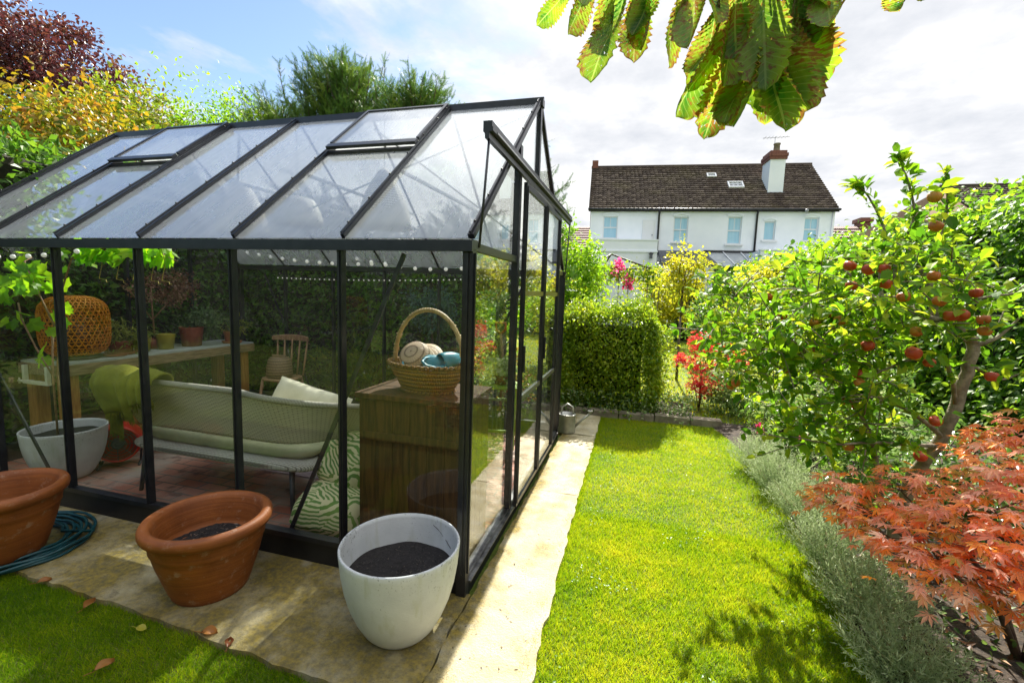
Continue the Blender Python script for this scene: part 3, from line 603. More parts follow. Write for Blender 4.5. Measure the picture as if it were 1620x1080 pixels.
# wicker sofa --------------------------------------------------------
def _wicker(name, c1, c2, su, sv, gap=(.02, .015, .01), bdist=.004):
    m, t, p, o = base(name); uv = attr(t, 'uvw', 'Vector'); s = nd(t, 'ShaderNodeSeparateXYZ'); t.links.new(uv, s.inputs[0])
    iu = math_(t, 'MULTIPLY', s.outputs[0], su); iv = math_(t, 'MULTIPLY', s.outputs[1], sv)
    par = math_(t, 'MODULO', math_(t, 'FLOOR', iv), 2); iu2 = math_(t, 'MULTIPLY_ADD', par, .5, math_(t, 'MULTIPLY', iu, .5))
    hu = math_(t, 'ABSOLUTE', math_(t, 'SINE', math_(t, 'MULTIPLY', math_(t, 'FRACT', iu2), PI)))     # bulge of one strand over one stake
    hv = math_(t, 'SINE', math_(t, 'MULTIPLY', math_(t, 'FRACT', iv), PI))
    h = math_(t, 'MULTIPLY', math_(t, 'POWER', hu, .28), math_(t, 'POWER', hv, .8))
    c = mixc(t, noise(t, 3, 5), c1, c2); fl = noise(t, 1, 2, mapping(t, uv, (su*.5, sv, 1)))
    c = mixc(t, math_(t, 'MULTIPLY', fl, .5), c, c1)
    c = mixc(t, ramp(t, h, [(.16, (0, 0, 0)), (.55, (1, 1, 1))]), gap, c)
    t.links.new(c, p.inputs['Base Color']); setin(p, Roughness=.6); t.links.new(bump(t, h, 1, bdist), p.inputs['Normal']); return m
wick = _wicker('whitewashed_wicker', (.62, .59, .48), (.80, .76, .62), 120, 33, (.05, .042, .03))
sf = thing('wicker_sofa', 'whitewashed wicker sofa seen from behind with a rounded back and thin dark legs', 'sofa', (-2.74, 2.70, FZ), 0)
# plan of the back: straight at the rear, rounded corners, short arms; u runs from one arm round the back to the other
def plan(u, grow=0.):
    hw, dp, rc = .88+grow, .38+grow, .36
    segs = [dp+.12-rc, PI/2*rc, 2*(hw-rc), PI/2*rc, dp+.12-rc]; tot = sum(segs); d = u*tot
    if d < segs[0]: return (-hw, .12-d), (-1, 0)
    d -= segs[0]
    if d < segs[1]: a = PI+d/rc; return (-hw+rc+rc*math.cos(a), -dp+rc+rc*math.sin(a)), (math.cos(a), math.sin(a))
    d -= segs[1]
    if d < segs[2]: return (-hw+rc+d, -dp), (0, -1)
    d -= segs[2]
    if d < segs[3]: a = 1.5*PI+d/rc; return (hw-rc+rc*math.cos(a), -dp+rc+rc*math.sin(a)), (math.cos(a), math.sin(a))
    d -= segs[3]; return (hw, -dp+rc+d), (1, 0)
def btop(u):
    e = abs(u-.5)*2; return .885-.20*max(0, (e-.30)/.7)**1.5
def backpt(u, v, off=0.):
    (x, y), n = plan(u); z0, z1 = .535, btop(u); z = z0+(z1-z0)*v; lean = .15*v+off
    return (x+n[0]*lean, y+n[1]*lean, z)
G = [[backpt(i/80, j/16) for j in range(17)] for i in range(81)]
bk = MB().sheet(G, uvs=lambda a, c: (a, c)).build('backrest', wick, sf); thicken(bk, .022, 0)
MB().tube([backpt(i/80, 1.0) for i in range(81)], .020, 8).build('top_rim', _wicker('wicker_rim', (.42, .40, .33), (.6, .57, .47), 8, 130), sf)
def seatshape(grow, z0, z1, n=10):
    """rounded seat slab outline extruded with soft edges"""
    out = []
    for k in range(60):
        a = 2*PI*k/60; cx, sy = math.cos(a), math.sin(a); e = .28
        out.append((math.copysign(abs(cx)**e, cx)*(.74+grow), math.copysign(abs(sy)**e, sy)*(.33+grow)+.0))
    mb = MB(); m = len(out); rows = []
    for k in range(9):
        q = k/8; z = z0+(z1-z0)*q; s = 1-.06*(abs(2*q-1)**3); rows.append([(x*s, y*s, z) for x, y in out])
    for i in range(8): pass
    vs = [p for r in rows for p in r]; fs = [(i*m+j, i*m+(j+1) % m, (i+1)*m+(j+1) % m, (i+1)*m+j) for i in range(8) for j in range(m)]
    # crowned top
    b = len(vs); T_ = rows[-1]; rings = [.85, .6, .3]
    for s in rings: vs += [(x*s, y*s, z1+(1-s)*(z1-z0)*.22) for x, y, z in T_]
    idx = [8*m]+[b+i*m for i in range(3)]
    fs += [(idx[i]+j, idx[i]+(j+1) % m, idx[i+1]+(j+1) % m, idx[i+1]+j) for i in range(3) for j in range(m)]
    fs += [tuple(idx[3]+j for j in range(m)), tuple(range(m-1, -1, -1))]
    return mb.add(vs, fs, True, [(p[0], p[1]) for p in vs])
seatshape(.06, .335, .395).build('seat_frame', _wicker('seat_wicker', (.36, .35, .30), (.5, .49, .42), 60, 90, (.14, .13, .11)), sf)
sage = plain('sage_cushion_cloth', (.24, .26, .15), (.34, .35, .22), 5, .9, bmp=.25, bscale=220)
seatshape(-.01, .396, .475).build('seat_cushion', sage, sf)
dkm = plain('dark_leg_metal', (.03, .03, .035), (.06, .06, .065), 20, .5)
for x in (-.68, .60):
    for y in (-.30, .28): MB().tube([(x, y, .34), (x*1.05, y*1.12, 0)], [.020, .013], 10).build('leg', dkm, sf)
def pillow(name, label, mat, c, sx, sy, th, rot, parent=None):
    n = 18; mb = MB(); rd_ = .17 if 'palm' in (label or '') else .03
    for s in (1, -1):
        G = []
        for i in range(n+1):
            row = []
            for j in range(n+1):
                a, e = -1+2*i/n, -1+2*j/n; h = ((1-a**4)*(1-e**4))**.55; pin = 1-.10*(abs(a)**6*abs(e)**0+0)*0-.07*(1-abs(a*e))*(max(abs(a), abs(e))**4)-rd_*a*a*e*e
                row.append((sx*a*pin, sy*e*pin, s*th*h+.006*math.sin(a*5+e*3)*h))
            G.append(row if s == 1 else row[::-1])
        mb.sheet(G, uvs=(lambda a, c_: (a, c_)))
    o = mb.build(name, mat, parent); o.location = c; o.rotation_euler = rot
    if label: tag(o, label, 'cushion')
    return o
linen = plain('cream_linen', (.60, .56, .40), (.74, .70, .54), 6, .9, bmp=.3, bscale=160)
pillow('cushion', 'long cream cushion poking above the rounded end of the sofa back', linen, (-2.30, 2.74, .665), .36, .16, .07, (1.1, .14, -.12))
pillow('cushion', 'off white cushion under the sofa back on the sage seat', linen, (-2.62, 2.62, FZ+.535), .27, .18, .055, (.08, 0, .05))
# green throw
def _throw():
    m, t, p, o = base('olive_throw'); v = nd(t, 'ShaderNodeTexCoord').outputs['Object']
    c = ramp(t, noise(t, 6, 6, v), [(.3, (.09, .10, .003)), (.7, (.20, .20, .006))]); t.links.new(c, p.inputs['Base Color']); setin(p, Roughness=.95)
    t.links.new(bump(t, math_(t, 'ADD', noise(t, 1, 3, mapping(t, v, (60, 60, 260))), noise(t, 90, 4, v)), .7, .004), p.inputs['Normal']); return m
throw_m = _throw()
tw = thing('throw_blanket', 'olive green throw blanket draped over the end of the sofa back', 'blanket', (-2.74, 2.70, FZ), 0)
G = []; NU, NV = 64, 30
for i in range(NU+1):
    a = i/NU; u = .13+.30*a; row = []; zt_ = btop(u)
    back = .20+.03*math.sin(a*9)+(.17*max(0, 1-abs(a-.16)/.12)); 
    if a > .68: back = .15+.05*(1-a)*3
    if a < .66: back += .10
    front = .2+.03*math.sin(a*13); zt2 = zt_+.03+.014*math.sin(a*17)+(.03 if a < .64 else 0.004)
    ln_ = lambda z: .15*min(1, max(0, (z-.535)/(zt_-.535)))
    for j in range(NV+1):
        s = j/NV; (x, y), n = plan(u)
        if s < .4: q = (.4-s)/.4; z = zt2-front*q-.01; off = ln_(z)-.045
        elif s < .55: q = (s-.4)/.15*PI; off, z = .15-.055*math.cos(q), zt2+.038*math.sin(q)
        else: q = (s-.55)/.45; z = zt2-back*q; off = max(ln_(z), .15-.25*q)+.055+.03*math.sin(min(1, q*1.6)*PI/2)
        fold = (.030*math.sin(a*42+2.2*math.sin(a*7)+s*2.5)+.024)*max(0, s-.45)*1.8+.012*math.sin(a*15+s*9)*(s < .4)+(.02 if s > .5 else 0)
        off += fold; row.append((x+n[0]*off, y+n[1]*off, z+.006*math.sin(a*30+s*8)))
    G.append(row)
cl = MB().sheet(G).build('cloth', throw_m, tw); thicken(cl, .012, 0)
n = 420; k = RNG.integers(0, NU, n); fr = RNG.random(n); e0 = np.array([G[i][NV] for i in range(NU+1)]); pos = e0[k]*(1-fr)[:, None]+e0[k+1]*fr[:, None]
leaves('fringe', throw_m, tw, T_BLADE, pos, np.array([0, 0, -1.])+RNG.normal(size=(n, 3))*.15, rdir(n), .045*(.7+.5*RNG.random(n)), .006)
# brown planter chest + basket
ch = thing('timber_chest', 'tall dark brown timber chest just inside the glass by the corner post', 'chest', (0, 0, FZ), 0)
X0c, X1c, Y0c, Y1c = -1.475, -.845, 2.17, 2.60
b = MB(); nB = 6
for i in range(nB):
    a, c_ = X0c+(X1c-X0c)*i/nB, X0c+(X1c-X0c)*(i+1)/nB; b.box((a+.001, Y0c+random.uniform(0, .003), .02), (c_-.001, Y0c+.03, .93), .002); b.box((a+.001, Y1c-.03, .02), (c_-.001, Y1c, .93), .002)
for i in range(4):
    a, c_ = Y0c+.031+(Y1c-Y0c-.062)*i/4, Y0c+.031+(Y1c-Y0c-.062)*(i+1)/4
    for x in (X0c, X1c-.03): b.box((x, a+.001, .02), (x+.03, c_-.001, .93), .002)
b.build('panel', brown_old, ch)
b = MB(); b.box((X0c-.02, Y0c-.015, .931), (X1c+.012, Y0c+.2, .962), .004); b.box((X0c-.02, Y0c+.203, .931), (X1c+.012, Y1c+.015, .962), .004); b.build('lid', brown_old, ch)
b = MB(); b.box((X0c+.03, Y0c-.012, .70), (X1c-.03, Y0c-.001, .745), .002); b.box((X0c+.03, Y0c-.012, .10), (X1c-.03, Y0c-.001, .15), .002); b.build('batten', brown_old, ch)
bw = _wicker('willow_basket', (.30, .13, .018), (.52, .27, .045), 170, 36, (.08, .035, .008), .006)
bk = thing('wicker_basket', 'oval willow basket with a tall hoop handle on the dark chest', 'basket', (-1.15, 2.37, .971), -.15)
def oval(prof, n=64, sx=1., sy=.72): return MB().lathe(prof, n, sx=sx, sy=sy)
oval([(.001, 0), (.155, 0), (.165, .01), (.195, .06), (.225, .11), (.25, .155), (.243, .155), (.215, .10), (.185, .05), (.001, .012)]).build('basket_body', bw, bk)
for z, r in ((.158, .249), (.004, .163)):
    b = MB()
    for ph in (0, PI): b.tube([((r+.005*math.cos(20*2*PI*j/120+ph))*math.cos(2*PI*j/120), .72*(r+.005*math.cos(20*2*PI*j/120+ph))*math.sin(2*PI*j/120), z+.006*math.sin(20*2*PI*j/120+ph)) for j in range(120)], .007, 6, closed=True)
    b.build('braided_rim', bw, bk)
hw = plain('peeled_willow', (.40, .26, .09), (.58, .42, .18), 12, .5)
b = MB(); arc = [((.235)*math.cos(PI*i/36), 0, .15+.315*math.sin(PI*i/36)**.9) for i in range(37)]
b.tube(arc, .013, 8)
for ph in (0, PI):
    b.tube([(x*(1)+.012*math.cos(i*1.4+ph)*abs(math.cos(PI*i/144)), .014*math.sin(i*.9+ph), z+.010*math.cos(i*.9+ph)) for i, (x, y, z) in enumerate([((.235)*math.cos(PI*k/144), 0, .15+.315*math.sin(PI*k/144)**.9) for k in range(145)])], .004, 5)
b.build('hoop_handle', hw, bk)
straw = _wicker('pale_straw', (.50, .36, .22), (.66, .50, .34), 60, 26, (.2, .13, .07), .002)
st = MB().lathe([(.001, .125), (.05, .122), (.082, .105), (.095, .07), (.10, .0), (.145, -.012), (.147, -.008), (.10, .006)], 36).build('straw_hat', straw); st.location = (-1.215, 2.40, 1.12); st.rotation_euler = (.75, -.45, .3)
tag(st, 'pale straw hat tucked on its side in the willow basket', 'hat')
teal = plain('teal_rubber', (.03, .22, .30), (.06, .33, .42), 7, .35)
for i, (lx, ly, lz, rz, rx, lab) in enumerate(((-1.14, 2.345, 1.105, .5, .35, 'teal garden clog lying toe down in the basket, nearer the hat'), (-1.055, 2.365, 1.125, 1.0, .45, 'teal garden clog standing on edge in the basket, nearer the corner post'))):
    cg = thing('garden_clog', lab, 'shoe', (lx, ly, lz), rz, 'teal clogs in the basket'); cg.rotation_euler = (rx, -.2, rz)
    b = MB(); G = []
    for a in range(13):
        u = a/12; wd = .045*(1.05-.25*math.cos(u*2*PI)*.4-(.5*max(0, u-.85)/.15*.8)-(.35*max(0, .12-u)/.12)); G.append([(-.12+.24*u, wd*s, .004+.008*u) for s in (-1, -.5, 0, .5, 1)])
    sole = b.sheet(G).build('sole', teal, cg); thicken(sole, .02, 0)
    G = []
    for a in range(9):
        u = .42+.58*a/8; wd = .048*(1-.7*max(0, u-.8)/.2); hh = .065*(1-((u-.42)/.62)**2*.75)
        G.append([(-.12+.24*u, wd*math.cos(PI*q/10), .012+hh*math.sin(PI*q/10)) for q in range(11)])
    up = MB().sheet(G).build('upper', teal, cg); thicken(up, .006, 0)
    hs = MB().tube([(-.02, -.05, .03), (-.09, -.05, .045), (-.13, -.02, .055), (-.13, .02, .055), (-.09, .05, .045), (-.02, .05, .03)], .008, 6).build('heel_strap', teal, cg)
# red drum fan heater
red = plain('red_enamel', (.42, .008, .006), (.55, .015, .01), 5, .35)
fh = thing('fan_heater', 'round red drum fan heater with a black centre on the brick floor', 'fan', (-4.10, 2.66, FZ), .85)
def ylathe(prof, n=36, c=(0, 0, 0)):
    m = MB().lathe(prof, n); m.v = [(x+c[0], -z+c[1], y+c[2]) for x, y, z in m.v]; return m
ylathe([(.145, -.10), (.15, -.09), (.15, .09), (.145, .105), (.135, .108), (.13, .095), (.128, .03), (.001, .03)], c=(0, 0, .20)).build('drum', red, fh)
b = MB()
for r in (.03, .055, .08, .105, .125): b.tube([(r*math.cos(2*PI*j/36), -.10, .20+r*math.sin(2*PI*j/36)) for j in range(36)], .003 if r > .03 else .010, 5, closed=True)
for k in range(8): b.tube([(.03*math.cos(k*PI/4), -.102, .2+.03*math.sin(k*PI/4)), (.135*math.cos(k*PI/4), -.105, .2+.135*math.sin(k*PI/4))], .003, 5)
b.build('guard', dkm, fh)
ylathe([(.001, .098), (.035, .098), (.045, .085), (.045, .06), (.001, .05)], 20, (0, 0, .20)).build('hub', dkm, fh)
b = MB(); b.tube([(-.13, -.1, .012), (-.13, .1, .012)], .011, 8).tube([(.13, -.1, .012), (.13, .1, .012)], .011, 8).tube([(-.13, 0, .015), (-.145, 0, .2)], .008, 6).tube([(.13, 0, .015), (.145, 0, .2)], .008, 6).build('stand', dkm, fh)
# slatted crate behind
cr = thing('wooden_crate', 'low pale slatted crate stacked with offcuts behind the white pot', 'crate', (-4.22, 3.12, FZ), .2)
b = MB()
for z in (.03, .15, .27): b.box((-.22, -.17, z), (.22, -.155, z+.09)); b.box((-.22, .155, z), (.22, .17, z+.09)); b.box((-.235, -.15, z), (-.2205, .15, z+.09)); b.box((.2205, -.15, z), (.235, .15, z+.09))
b.build('slats', wood_gold, cr)
b = MB(); b.bar((-.2, -.08, .40), (.24, -.02, .43), .07, .03).bar((-.15, .05, .385), (.2, .08, .45), .06, .03).bar((-.1, 0, .45), (.22, .05, .50), .05, .04); b.build('offcuts', wood_old, cr)
# inner white pot with vine
ip = wpot('vine_pot', 'white pot behind the end glass holding a climbing grape vine on canes', (-4.21, 2.36, FZ), .33, .95)
cane = plain('brown_cane', (.20, .10, .05), (.36, .22, .12), 20, .7)
b = MB(); b.tube([(-.05, -.02, .3), (-.055, -.02, .8), (-.06, 0, 1.1)], .008, 6).tube([(.06, -.02, .3), (0, 0, .55), (-.06, .01, .8), (-.02, .02, 1.15)], [.012, .010, .008, .006], 6).tube([(.08, 0, .3), (.03, -.02, .52), (-.02, 0, .8)], .008, 6)
b.tube([(-.06, 0, .75), (-.2, -.03, 1.0), (-.3, -.05, 1.22), (-.34, -.04, 1.34)], .006, 6).tube([(-.02, .02, 1.15), (.05, 0, 1.4), (.2, 0, 1.68), (.5, .02, 1.76), (.9, .05, 1.76), (1.15, .05, 1.68)], [.008, .007, .006, .005, .004, .003], 6).tube([(-.02, .02, 1.1), (-.2, 0, 1.45), (-.5, .1, 1.66), (-.6, .2, 1.7)], [.008, .006, .005, .004], 6)
b.build('vine_stem', cane, ip)
vm = leafmat('vine_leaf', [(.09, .24, .008), (.18, .38, .008), (.32, .50, .012)], .6, 2.2, .4)
pos = []
for path, n in (([(-.3, -.05, 1.1), (-.34, -.04, 1.3)], 5), ([(-.02, .02, 1.2), (.05, 0, 1.45)], 7), ([(.2, 0, 1.68), (.5, .02, 1.74), (.9, .05, 1.74), (1.1, .05, 1.68)], 56), ([(-.2, 0, 1.45), (-.55, .15, 1.68)], 30), ([(-.1, 0, .9), (.05, -.05, 1.0)], 4), ([(-.3, -.15, 1.42), (.0, -.12, 1.5)], 16)):
    P = np.array(path); k = RNG.random(n)*(len(P)-1); i = k.astype(int); pos.append(P[i]+(P[i+1]-P[i])*(k-i)[:, None]+RNG.normal(size=(n, 3))*[.06, .05, .035])
pos = np.concatenate(pos); n = len(pos); dr = rdir(n)+np.array([0, -.3, -.5]); nr = np.array([0, -.6, .5])+rdir(n)*.6
leaves('vine_leaves', vm, ip, T_VINE, pos, dr, nr, .085*(.6+.6*RNG.random(n)), .085*(.6+.6*RNG.random(n)))
b = MB()
for x in (.45, .62, .78, .95, 1.05):
    b.tube([(x+.03*math.sin(i*.6)*i/9, .03, 1.73-.022*i-.01*math.sin(i)) for i in range(9)]+[(x+.05+.012*math.cos(q), .03, 1.53+.012*math.sin(q)) for q in (2.5, 4, 5.5)], .0022, 5)
b.build('tendril', plain('yellow_tendril', (.42, .34, .04), None, rough=.5), ip)
# pots on the bench
olive = plain('olive_glazed_pot', (.26, .22, .012), (.36, .30, .02), 6, .3)
redclay = plain('dark_terracotta', (.20, .045, .022), (.30, .08, .04), 8, .7, bmp=.2)
BZ = .853
def smallpot(name, label, mat, x, y, r, h, group=None, plant=None, cat='plant pot', taper=.78, saucer=False):
    t = thing(name, label, cat, (x, y, BZ), 0, group); z0 = 0
    if saucer: MB().lathe([(.001, .001), (r*1.1, .001), (r*1.25, .025), (r*1.2, .025), (r*1.05, .008), (.001, .007)], 28).build('saucer', mat, t); z0 = .009
    MB().lathe([(.001, z0), (r*taper, z0), (r, z0+h*.98), (r*1.0, z0+h), (r*.92, z0+h), (r*.9, z0+h*.85), (.001, z0+h*.83)], 28).build('pot_body', mat, t)
    MB().lathe([(.001, z0+h*.86), (r*.89, z0+h*.86), (r*.5, z0+h*.89)], 20).build('soil', pot_soil, t)
    return t
smallpot('glazed_pot', 'olive glazed pot standing beside the clay pot of green herbs', olive, -4.68, 3.52, .085, .155, 'olive glazed pots on the bench')
smallpot('glazed_pot', 'olive glazed pot half hidden behind a mullion beside the fern', olive, -4.70, 3.30, .078, .145, 'olive glazed pots on the bench')
herb_m = leafmat('grey_green_herb', [(.05, .10, .03), (.09, .16, .06), (.16, .22, .09)], .35, 1.3)
hp = smallpot('herb_pot', 'clay pot lying tilted with a bushy grey green herb on the bench', redclay, -4.70, 3.82, .115, .21, None)
pos, out, rn = crown((.03, .10, .25), (.17, .26, .14), 60, 26, .03, .3); foliage('herb_foliage', herb_m, hp, pos, out, rn, .05, .014, T_LANCE)
fern_m = leafmat('yellow_green_fern', [(.10, .14, .015), (.20, .24, .03), (.30, .32, .05)], .4, 1.4)
fp = smallpot('fern_pot', 'small clay pot of yellow green fern beside an upright wooden slat', redclay, -4.68, 3.10, .10, .12, None, saucer=True)
pos, out, rn = crown((.03, .02, .20), (.16, .18, .09), 30, 14, .03, .3); foliage('fern_foliage', fern_m, fp, pos, out, rn, .07, .016, T_LANCE)
MB().box((-.10, -.08, .03), (-.055, -.068, .36), .002).build('wooden_slat', plain('yellow_slat', (.45, .36, .05), (.6, .5, .1), 10, .6), fp)
sc = MB().lathe([(.001, 0), (.085, 0), (.10, .022), (.095, .022), (.08, .007), (.001, .006)], 28).build('clay_saucer', redclay); sc.location = (-4.62, 3.0, BZ+.0); sc.location.x = -4.60; sc.location.y = 2.99; tag(sc, 'shallow red clay saucer on the bench next to the lantern', 'saucer')
tp = smallpot('small_clay_pot', 'small orange clay pot on a saucer at the far end of the bench', plain('orange_clay', (.36, .12, .05), (.48, .2, .1), 8, .7), -4.58, 4.22, .085, .13, saucer=True)
pos, out, rn = crown((0, .05, .2), (.10, .12, .08), 14, 10, .03, .3); foliage('seedling', fern_m, tp, pos, out, rn, .06, .02)
dried_m = leafmat('dried_flower', [(.10, .04, .025), (.20, .09, .05), (.34, .20, .13)], .2, 1.1)
dt = thing('dried_topiary', 'brown dried flower head on a thin stem above the bench', 'dried plant', (-4.80, 3.5, BZ), 0)
MB().lathe([(.001, 0), (.06, 0), (.075, .1), (.065, .1), (.001, .085)], 20).build('pot_body', redclay, dt)
MB().tube([(0, 0, .09), (.01, -.02, .4), (-.02, 0, .62)], .008, 6).tube([(.01, -.02, .3), (.1, .15, .55)], .006, 6).tube([(.0, -.02, .3), (-.05, -.2, .62)], .006, 6).build('stem', cane, dt)
pos, out, rn = crown((0, .12, .62), (.17, .36, .16), 90, 26, .03, .4); foliage('flower_head', dried_m, dt, pos, out, rn, .024, .018)
# wooden spindle chair with wicker hamper
chw = plain('worn_beech', (.24, .13, .07), (.40, .24, .14), 6, .6, bmp=.2, bscale=40, stretch=(10, 10, 2))
sp = thing('spindle_chair', 'old wooden spindle back chair facing the bench end with a wicker hamper on it', 'chair', (-4.02, 4.38, FZ), .12)
b = MB(); G = [[(.20*math.copysign(abs(math.cos(2*PI*j/32))**.7, math.cos(2*PI*j/32))*s, .19*math.copysign(abs(math.sin(2*PI*j/32))**.7, math.sin(2*PI*j/32))*s, .43+z) for j in range(33)] for s, z in ((.02, 0), (.97, 0), (1, .008), (1, .022), (.97, .03), (.02, .026))]
b.sheet(G).build('seat', chw, sp)
for x in (-.15, .15):
    for y in (-.14, .14): MB().tube([(x, y, .435), (x*1.15, y*1.2, .22), (x*1.25, y*1.35, 0)], [.016, .02, .013], 10).build('leg', chw, sp)
for x in (-.165, -.085, 0, .085, .165): MB().tube([(x, .155, .455), (x*1.12, .18, .68), (x*1.2, .205, .885)], [.010, .013, .009], 8).build('spindle', chw, sp)
G = []
for i in range(21):
    a = -1+2*i/20; y = .215-.05*a*a; G.append([(.235*a, y-.012, .875), (.235*a, y-.012, .94-.02*a*a), (.235*a, y+.012, .945-.02*a*a), (.235*a, y+.012, .875), (.235*a, y-.012, .875)])
MB().sheet(G, False).build('top_rail', chw, sp)
b = MB(); b.tube([(-.18, -.16, .2), (-.18, .16, .2)], .009, 8).tube([(.18, -.16, .2), (.18, .16, .2)], .009, 8).tube([(-.18, 0, .2), (.18, 0, .2)], .009, 8).build('stretcher', chw, sp)
hm = MB().lathe([(.001, 0), (.13, 0), (.145, .02), (.14, .12), (.12, .21), (.10, .235), (.001, .24)], 36).box((-.09, -.02, .235), (.09, .02, .262), .006).build('hamper', _wicker('brown_hamper', (.20, .12, .07), (.34, .22, .14), 60, 30, (.05, .03, .02)))
hm.location = (-4.03, 4.35, FZ+.462); tag(hm, 'small brown wicker hamper with a wooden lid bar on the chair seat', 'basket')
# low table with blue tray
lt2 = thing('low_table', 'low wooden table with a blue tray beyond the sofa end', 'table', (-1.78, 3.45, FZ), .1)
b = MB()
for i in range(5): b.box((-.35, -.28+.113*i, .52), (.35, -.28+.113*i+.106, .545), .003)
b.build('table_top', plain('grey_slats', (.25, .20, .15), (.4, .34, .27), 6, .7, stretch=(2, 14, 14)), lt2)
for x in (-.3, .3):
    for y in (-.23, .23): MB().box((x-.025, y-.025, 0), (x+.025, y+.025, .519)).build('leg', dkm, lt2)
tr = MB(); G = [[(.20*s*math.cos(2*PI*j/40), .15*s*math.sin(2*PI*j/40), z) for j in range(41)] for s, z in ((.02, .008), (.85, .008), (1, .035), (1.04, .035), (.9, 0), (.02, 0))]
o = tr.sheet(G).build('tray', plain('pale_blue_enamel', (.22, .45, .60), (.3, .55, .7), 5, .25)); o.location = (-1.86, 3.4, FZ+.5465); tag(o, 'oval pale blue enamel tray on the low table', 'tray')
# palm print floor cushions
def _palmprint():
    m, t, p, o = base('palm_print'); v = nd(t, 'ShaderNodeTexCoord').outputs['Object']
    vo = nd(t, 'ShaderNodeTexVoronoi', feature='F1'); setin(vo, Scale=6.5, Randomness=1.); t.links.new(v, vo.inputs[0])
    rot = nd(t, 'ShaderNodeVectorRotate', rotation_type='EULER_XYZ'); t.links.new(v, rot.inputs['Vector']); sc3 = nd(t, 'ShaderNodeVectorMath', operation='SCALE'); t.links.new(vo.outputs['Color'], sc3.inputs[0]); sc3.inputs['Scale'].default_value = 5.; t.links.new(sc3.outputs[0], rot.inputs['Rotation'])
    wv = nd(t, 'ShaderNodeTexWave'); setin(wv, Scale=13., Distortion=5.5, Detail=2., Detail_Scale=.8); t.links.new(rot.outputs[0], wv.inputs[0]); w = wv.outputs['Fac']
    lf = ramp(t, w, [(.45, (0, 0, 0)), (.6, (1, 1, 1))]); gr = mixc(t, noise(t, 7, 3, v), (.03, .14, .06), (.24, .38, .05))
    t.links.new(mixc(t, lf, (.66, .62, .36), gr), p.inputs['Base Color']); setin(p, Roughness=.85); return m
pp = _palmprint()
pillow('floor_cushion', 'palm leaf print floor cushion leaning upright on another beside the chest', pp, (-1.80, 2.60, .37), .24, .22, .16, (1.0, .0, -.2))
pillow('floor_cushion', 'palm leaf print floor cushion lying flat on the bricks beside the chest', pp, (-1.78, 2.38, FZ+.125), .26, .22, .15, (.12, .05, .2))
rug = MB().box((-2.95, 2.95, FZ+.001), (-1.55, 4.05, FZ+.01)).build('floor_rug', plain('faded_pink_rug', (.34, .26, .30), (.46, .38, .42), 9, .95, bmp=.3, bscale=120)); tag(rug, 'faded pinkish rug on the bricks in front of the sofa', 'rug')
# pendant shades
shade_m = _wicker('white_rattan_shade', (.62, .58, .50), (.80, .77, .70), 56, 46, (.30, .27, .22), .003)
cordm = plain('white_cord', (.7, .7, .68))
def shade(label, loc, prof, rod):
    t = thing('pendant_shade', label, 'lampshade', loc, 0, 'rattan shades hung under the ridge'); h = prof[-1][1]
    o = MB().lathe(prof, 48).build('shade', shade_m, t); thicken(o, .006, 0)
    MB().tube([(0, 0, h-.005), (0, 0, rod)], .003, 6).build('cord', cordm, t)
cone = [(.22, 0), (.215, .05), (.19, .16), (.15, .27), (.10, .37), (.05, .45), (.012, .48)]
bell = [(.165, 0), (.205, .02), (.205, .06), (.19, .12), (.165, .18), (.135, .23), (.06, .25), (.012, .252)]
shade('bell shaped rattan pendant shade hanging between two taller cone shades', (-2.93, GYR, 2.07), bell, ZR-.04-2.07)
shade('cone rattan pendant shade nearest the end wall with the bench', (-3.53, GYR, 2.0), cone, ZR-.04-2.0)
shade('cone rattan pendant shade nearest the sliding doors', (-2.07, GYR, 2.05), cone, ZR-.04-2.05)
# string lights
bulb_m = plain('frosted_bulb', (.85, .85, .82), None, rough=.25); _p = [n for n in bulb_m.node_tree.nodes if n.type == 'BSDF_PRINCIPLED'][0]; _p.inputs['Emission Color'].default_value = (1, .97, .9, 1); _p.inputs['Emission Strength'].default_value = .10
def swag(a, b, sag, n, r, label, name='string_lights', bulb_drop=.02):
    a, b = np.array(a), np.array(b); t = thing(name, label, 'string lights', (0, 0, 0)); pts = [a+(b-a)*i/40+np.array([0, 0, -4*sag*(i/40)*(1-i/40)]) for i in range(41)]
    MB().tube(pts, .0022, 4).build('cable', dkm, t); bm_ = None
    for i in range(n):
        u = (i+.5)/n; p = a+(b-a)*u+np.array([0, 0, -4*sag*u*(1-u)-bulb_drop])
        if bm_ is None:
            o = MB().ball((0, 0, 0), r, 12).build('bulb', bulb_m, t); bm_ = o
        else: o = bm_.copy(); COL.objects.link(o); o.parent = t
        o.location = p
swag((-4.9, 4.70, 1.98), (-2.75, 4.70, 1.86), .06, 12, .022, 'globe festoon lights swagged along the back wall towards the bench')
swag((-3.3, 4.69, 1.93), (-.85, 4.69, 2.02), .17, 13, .022, 'globe festoon lights swagged along the back wall towards the doors')
swag((-4.9, 2.2, 1.72), (-3.6, 2.2, 1.76), .03, 8, .016, 'globe festoon lights among the vine leaves along the eaves')
swag((-4.4, 4.72, 1.66), (-.85, 4.72, 1.76), .04, 52, .008, 'fine string of tiny fairy lights low along the back glass')
